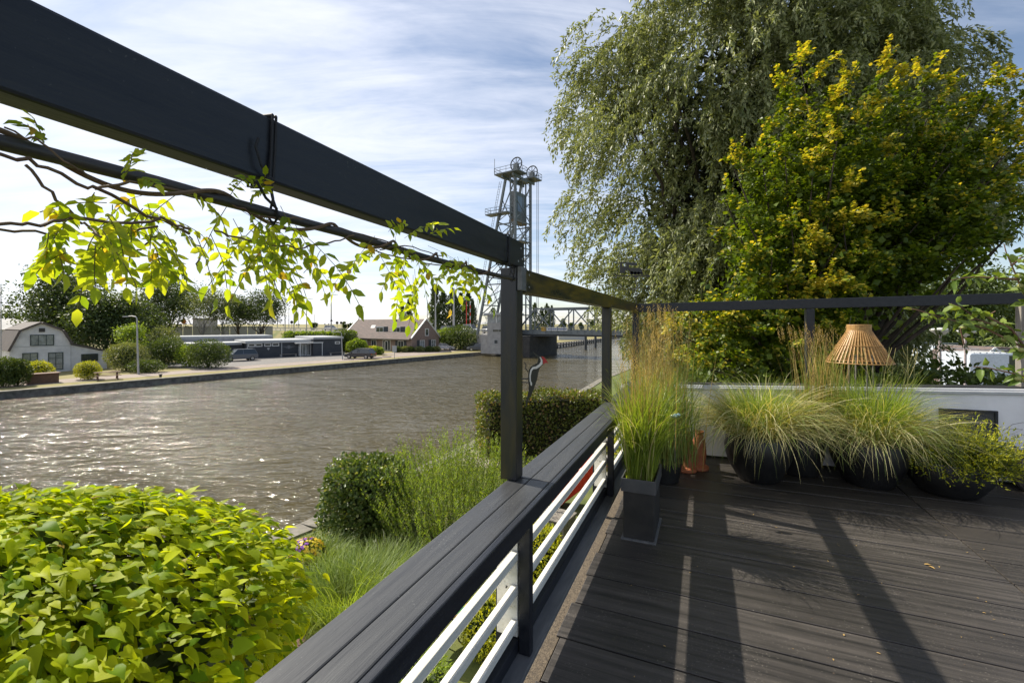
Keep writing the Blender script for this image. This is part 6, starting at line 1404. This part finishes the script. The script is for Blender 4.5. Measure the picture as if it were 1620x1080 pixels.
        for zz_ in (.8, 1.15): mb.beam((.5, w_-.45 if w_ < 0 else w_+.45, Z0+zz_), (SP, w_-.45 if w_ < 0 else w_+.45, Z0+zz_), .06, .06)
        for k in range(34): mb.beam((.5+k*1.28, w_-.45 if w_ < 0 else w_+.45, Z0), (.5+k*1.28, w_-.45 if w_ < 0 else w_+.45, Z0+1.15), .05, .05)
        mb.build('handrail', M_STEEL, root)
    mb = MB(BR)
    for k in range(10): mb.beam((4.5+(SP-8.5)*k/9, -.2, ZT-.12), (4.5+(SP-8.5)*k/9, WdB+.2, ZT-.12), .2, .2)
    mb.build('cross_beam', M_STEEL, root)
    # banner on the near parapet: white board, orange corner, blue marks that cannot be read
    mb = MB(BR); x0, x1 = 7.2, 11.4; mb.box(x0, x1, -.62, -.58, Z0+.42, Z0+1.02); bn = mb.build('banner', M_WTRIM, root)
    mb = MB(BR); x = x0 + .3
    while x < x1 - .35: w_ = random.uniform(.14, .32); mb.box(x, x+w_, -.628, -.622, Z0+.60, Z0+.84); x += w_ + random.uniform(.06, .16)
    mb.build('banner_marks', mat('blue_print', (.08,.14,.40), .6), bn)
    mb = MB(BR); mb.box(x0-1.1, x0-.15, -.62, -.58, Z0+.35, Z0+1.05); mb.build('warning_plate', mat('amber_plate', (.55,.32,.03), .6), root)
    # road-side approach span and piers
    mb = MB(BR); mb.box(-.4, 4.8, -2.5, WdB+2.2, WZ-.5, -.6); mb.build('pier', M_CONCD, root)
    mb = MB(BR); mb.box(-4.5, -.42, -1.5, WdB+1.5, WZ-.5, -.42); mb.build('abutment', M_CONC, root)
    mb = MB(BR); mb.box(SP-3, SP+2, -2, WdB+2, WZ-.5, -.6); mb.build('pier', M_CONCD, root)
    for w_ in (0, WdB):
        mb = MB(); mb.beam(BR(SP+.3, w_, -1), BR(SP+.3, w_, TOPZ), .42, .42, up=tuple(ba)); mb.build('tower_leg', M_STEEL, root)
    # approach parapet with red and white barrier poles beyond
    mb = MB(BR); mb.beam((-4.6, 2.2, .6), (-24, 6.8, .6), .08, .08); mb.beam((-4.6, 2.2, .2), (-24, 6.8, .2), .06, .06)
    for k in range(14): mb.beam((-4.6-k*1.45, 2.2+k*.344, -.4), (-4.6-k*1.45, 2.2+k*.344, .65), .06, .06)
    mb.build('approach_railing', M_GALV, root)
    # retaining wall left of the cabin
    mb = MB(BR); mb.box(-11, -4.52, 2.0, 12, GZ-.1, -.36); mb.build('retaining_wall', M_CONC, root)
lift_bridge()
def barrier_poles():
    for i, (x, col) in enumerate(((738, 1), (744, 0))):
        c = W(x, 524, 105); root = empty('raised_barrier', (c.x, c.y, -.3), ('red barrier pole raised upright beside the striped one left of the tower', 'red and white striped barrier pole raised upright left of the tower')[i], 'road barrier')
        mb = MB()
        for k in range(8): mb.cur = (k % 2) if not col else 0; mb.tube([(c.x, c.y, .2 + k*.85), (c.x, c.y, .2 + (k+1)*.85 - .001)], .09, 6)
        mb.build('boom', [M_RED, M_WTRIM], root); mb = MB(); mb.box(c.x-.25, c.x+.25, c.y-.2, c.y+.2, -.32, .75); mb.build('cabinet', M_LGREY, root)
barrier_poles()
def cabin():
    fr = Fac((-4.4, 84.2), (.95, -.3)); fr.p = Vector(((771-810)/F*82.5, 82.5, 0)); root = empty('bridge_cabin', tuple(fr(2, 2, 0)), 'grey bridge keeper cabin with glazed upper room partly behind the front post', 'cabin')
    w_ = 5.2
    mb = MB(fr); mb.box(0, w_, 0, 4, -.1, 5.6); mb.build('wall', M_CONC, root)
    mb = MB(fr); mb.box(.1, w_-.1, .1, 3.9, 5.605, 7.0); mb.build('glazing', M_GLASSB, root)
    for x in (0, 1.7, 3.4, w_-.16): mb = MB(fr); mb.box(x, x+.16, -.01, .14, 5.602, 7.0); mb.build('mullion', M_WTRIM, root)
    mb = MB(fr); mb.box(-.5, w_+.5, -.5, 4.5, 7.005, 7.35); mb.build('roof', M_LGREY, root)
    mb = MB(fr); mb.box(-1.5, -.01, .5, 3.5, -.1, 3.4); mb.build('annex', M_CONC, root)
    window(fr, (1.3, 2.5), (2.1, 1.7), root, 1, 1, M_LGREY, M_GLASS, .08); window(fr, (1.0, 4.4), (4.4, 3.9), root, 3, 1, M_LGREY, M_GLASS, .05)
cabin()
# beyond the bridge: jetty piles and a moored work pontoon
for i, (x, yb, yt, Y) in enumerate(((926.5, 541.5, 527.5, 103), (942, 539.5, 526.5, 112))):
    c = W(x, yb, Y); root = empty('mooring_pile', (c.x, c.y, WZ-.5), ('left', 'right')[i] + ' thick dark mooring pile with pale cap beyond the bridge', 'mooring pile')
    zt = EYE - (yt-HZ)/F*Y; mb = MB(); mb.tube([(c.x, c.y, WZ-.5), (c.x, c.y, zt)], .32, 10); mb.build('shaft', M_STEELD, root, smooth=True); mb = MB(); mb.tube([(c.x, c.y, zt+.002), (c.x, c.y, zt+.16)], .34, 10); mb.build('cap', M_LGREY, root)
def jetty():
    a = Vector((9.0, 107, 0)); b = Vector((33, 158, 0)); root = empty('timber_jetty', (9, 107, WZ), 'dark timber fender jetty along the far bank beyond the bridge', 'jetty'); mb = MB(); mb.beam(a + Vector((0,0,-3.35)), b + Vector((0,0,-3.35)), 1.2, .25); mb.build('walkway', M_WOODG, root); 
    for k in range(26): q = a.lerp(b, k/25); mb = MB(); mb.tube([(q.x+.3, q.y-.5, WZ-.4), (q.x+.3, q.y-.5, -3.0)], .18, 6); mb.build('pile', M_STEELD, root)
jetty()
def kiosk():
    for (px, pyb, Y, w_, h_, m, lab) in ((858, 545, 118, 5.0, 3.3, M_LGREY, 'pale box container under the bridge deck beside the dark pier'), (905, 540, 150, 9, 2.2, M_LGREY, 'low pale hut on the far bank beyond the bridge')):
        x = (px-810)/F*Y; root = empty('site_hut', (x, Y, GZ), lab, 'hut'); mb = MB(); mb.box(x-w_/2, x+w_/2, Y, Y+3, GZ-.1, GZ+h_); mb.build('wall', m, root); mb = MB(); mb.box(x-w_/2-.1, x+w_/2+.1, Y-.1, Y+3.1, GZ+h_+.002, GZ+h_+.18); mb.build('roof', M_CORR, root)
kiosk()

# ================================================================== BEHIND THE PARAPET
hq = W(1500, 606, 9.5)
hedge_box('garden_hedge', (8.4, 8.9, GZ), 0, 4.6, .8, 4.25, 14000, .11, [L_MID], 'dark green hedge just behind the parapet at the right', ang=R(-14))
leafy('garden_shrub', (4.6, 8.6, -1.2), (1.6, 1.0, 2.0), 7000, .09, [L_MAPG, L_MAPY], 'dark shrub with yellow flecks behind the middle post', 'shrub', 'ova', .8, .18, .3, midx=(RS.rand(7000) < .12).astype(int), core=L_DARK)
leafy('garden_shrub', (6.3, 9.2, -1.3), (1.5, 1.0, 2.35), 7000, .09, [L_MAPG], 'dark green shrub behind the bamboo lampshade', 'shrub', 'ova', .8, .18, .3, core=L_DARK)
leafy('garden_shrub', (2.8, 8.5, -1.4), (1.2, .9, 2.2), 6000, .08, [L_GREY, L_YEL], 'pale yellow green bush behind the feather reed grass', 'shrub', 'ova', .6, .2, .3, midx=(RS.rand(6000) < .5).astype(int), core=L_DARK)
def far_right_trees():
    crown_tree('broad_tree', 1400, 560, 40, 425, 210, 'dark tree mass behind the car park, left part', D, 16000, .30, base_z=GZ, low=.12, nl=36, group='trees behind the car park')
    crown_tree('broad_tree', 1515, 560, 42, 400, 190, 'olive green tree behind the car park with sky above it', Mi, 15000, .28, low=.12, nl=36, group='trees behind the car park')
    crown_tree('broad_tree', 1640, 560, 44, 415, 220, 'dark tree at the right edge behind the wooden post', D, 14000, .30, low=.12, nl=36, group='trees behind the car park')
    crown_tree('broad_tree', 1300, 560, 34, 430, 160, 'shaded tree far behind the maple trunk', D, 6000, .22, low=.1, nl=30, group='trees behind the car park')
    crown_tree('broad_tree', 1750, 560, 44, 400, 200, 'dark tree just outside the right edge', D, 3000, .3, low=.1, nl=30, group='trees behind the car park')
far_right_trees()
strip('car_park', [(14, 14), (60, 8), (80, 34), (14, 38)], GZ + .006, M_ASPH)
def mushroom(px, py, Y, lab):
    c = W(px, py, Y); root = empty('park_lamp', (c.x, c.y, GZ), lab, 'lamp post', 'mushroom lamps in the car park')
    mb = MB(); mb.tube([(c.x, c.y, GZ), (c.x, c.y, c.z)], [.07, .055], 10); mb.build('pole', mat('pinkish_pole', (.50,.42,.42), .5), root, smooth=True)
    mb = MB(); r = 12.5/F*Y; mb.lathe([(.05, -.16), (.18, -.1), (r*.95, .06), (r, .10), (r*.92, .14), (.001, .20)], c, 24); mb.build('shade', M_LAMP, root, smooth=True)
mushroom(1487, 525, 20, 'white mushroom shaped lamp, left of two behind the parapet'); mushroom(1527, 527, 23, 'white mushroom shaped lamp, right one half hidden by apple leaves')
def van(px0, px1, pyt, Y, H, label, stripes=False):
    x0 = (px0-810)/F*Y; x1 = (px1-810)/F*Y; zt = EYE-(pyt-HZ)/F*Y; z0 = max(GZ, zt-H); cxm = (x0+x1)/2; root = empty('white_van', (cxm, Y+1, GZ), label, 'van', 'vans in the car park')
    mb = MB(); prof = [(x0, z0+.35), (x0, zt-.08), (x0+.08, zt), (x1-1.1, zt), (x1-.55, zt-.75), (x1, zt-1.0), (x1, z0+.35)]; mb.prism(prof, Y, Y+1.9); mb.build('body', mat('van_paint', (.60,.66,.74), .35), root, bevel=.05)
    mb = MB(); mb.prism([(x1-1.12, zt-.12), (x1-.62, zt-.75), (x1-1.5, zt-.75), (x1-1.5, zt-.12)], Y-.01, Y+1.91); mb.build('side_window', M_GLASS, root)
    mb = MB()
    for k in range(6): xx = x0 + (x1-x0)*(.08+.10*k); mb.box(xx, xx+.05, Y+.1, Y+1.8, zt+.002, zt+.05)
    mb.build('roof_rib', M_LGREY, root)
    mb = MB(); mb.beam((x0+.2, Y+.2, zt+.18), (x1-1.4, Y+.2, zt+.18), .04, .04); mb.beam((x0+.2, Y+1.7, zt+.18), (x1-1.4, Y+1.7, zt+.18), .04, .04); mb.build('roof_rack', M_LGREY, root)
    for x in (x0+.8, x1-.9):
        mb = MB(); mb.prism([(x+.34*math.cos(2*math.pi*i/16), GZ+.34+.34*math.sin(2*math.pi*i/16)) for i in range(16)], Y-.02, Y+.2); mb.build('wheel', M_TYRE, root)
van(1535, 1640, 559, 24.5, 2.6, 'pale blue white van in front, seen over the hedge below the mushroom lamps'); van(1478, 1550, 547, 33, 2.4, 'white vehicle roof further back left of the mushroom lamp')
def covers():
    x0 = (1500-810)/F*31; c = (x0, 31, GZ); root = empty('covered_boat', c, 'boat under a dark teal cover behind the vans', 'boat')
    zt = EYE-(548-HZ)/F*31; mb = MB(); mb.add([(x0,31,GZ+.6),(x0+4.6,31,GZ+.6),(x0+4.6,33,GZ+.6),(x0,33,GZ+.6),(x0+.3,32,zt-.1),(x0+4.2,32,zt)], [(0,1,5,4),(2,3,4,5),(1,2,5),(3,0,4),(0,3,2,1)]); mb.build('cover', mat('teal_tarpaulin', (.02,.13,.17), .5), root)
    mb = MB(); mb.prism([(x0+.2, GZ), (x0+4.2, GZ), (x0+4.6, GZ+.59), (x0, GZ+.59)], 31.1, 32.9); mb.build('hull', M_WTRIM, root)
    x0 = (1548-810)/F*27; w_ = 3.2; zt = EYE-(550-HZ)/F*27; root = empty('garden_shed', (x0+1.6, 28, GZ), 'small shed with brown tiled gable roof and white barge boards', 'shed')
    mb = MB(); mb.box(x0, x0+w_, 27, 30, GZ, zt-.8); mb.build('wall', M_BRICK, root)
    f = lambda x, y, z: (x0+x, 27+y, z)
    mb = MB(f); mb.prism([(-.3, zt-.85), (.65, zt-.05), (.65, zt+.05), (-.3, zt-.75)], -.3, 3.2); mb.prism([(.651, zt-.05), (4.6, zt-.22), (4.6, zt-.1), (.651, zt+.05)], -.3, 3.2); mb.add([(.65,-.29,zt-.06),(4.5,-.29,zt-.9),(4.5,-.29,zt-.2)], [(0,1,2)]); mb.build('roof', M_TILE, root)
    for (a, b) in (((-.35, -.33, zt-.85), (.65, -.33, zt)), ((.65, -.33, zt), (1.7, -.33, zt-.85))): mb = MB(f); mb.beam(a, b, .05, .12); mb.build('barge_board', M_WTRIM, root)
covers()
def apple():
    base = W(1700, 620, 3.0); root = empty('apple_branches', base, 'apple tree twigs with rounded leaves and small green apples reaching in from the right', 'fruit tree')
    twigs = [[(1680,640),(1620,550),(1590,535),(1560,520),(1530,512),(1500,505),(1450,490),(1432,487)], [(1620,548),(1600,520),(1575,515),(1545,505),(1520,485),(1505,480)], [(1680,560),(1640,500),(1618,460),(1605,430),(1592,400),(1588,385)], [(1610,442),(1580,440),(1545,438),(1520,440),(1505,443)], [(1600,420),(1615,408),(1635,400)], [(1680,620),(1640,600),(1600,590),(1565,582),(1540,580)], [(1540,505),(1520,520),(1525,545)], [(1600,520),(1560,500),(1575,492)], [(1640,500),(1660,470),(1650,430)]]
    mb = MB(); P = []; T = []; Nn = []; SZ = []; rnd = random.Random(4); apples = []
    for tw in twigs:
        Y0 = 3.05; pts = [W(x, y, Y0 + .05*math.sin(x*.05)) for x, y in tw]
        mb.tube(pts, [.008*(1-.8*i/len(pts)) for i in range(len(pts))], 6)
        for i in range(len(pts)-1):
            nseg = int((pts[i+1]-pts[i]).length/.035)
            for k in range(nseg):
                if i == 0 and tw[0][0] > 1660 and k < nseg*.6: continue
                q = pts[i].lerp(pts[i+1], k/max(nseg, 1))
                for s in range(2):
                    if rnd.random() < .12: continue
                    d = Vector((rnd.gauss(0,1), rnd.gauss(0,.8), rnd.gauss(.2,.8))).normalized(); P.append(q + d*.02); T.append(d); Nn.append(Vector((rnd.gauss(0,.5), rnd.gauss(0,.5)-.4, 1))); SZ.append(rnd.uniform(.05, .085))
                if rnd.random() < .10: apples.append(q + Vector((rnd.gauss(0,.012), -.01, -.03)))
    mb.build('branch', M_WOOD, root, smooth=True)
    leaves('leaf', np.array([list(v) for v in P]), np.array([list(v) for v in T]), np.array([list(v) for v in Nn]), np.array(SZ), .62, 'ova', L_APP, parent=root, smooth=True, jit=.02)
    am = mat('green_apple', (.30,.36,.10), .4, (.36,.30,.12), 8)
    for a in apples[:14]: mb = MB(); r = .017; mb.lathe([(r*math.sin(math.pi*i/10)*(1 if i not in (0,10) else .2)+1e-4, -r*math.cos(math.pi*i/10)*.92) for i in range(11)], a, 14); mb.build('apple', am, root, smooth=True)
apple()
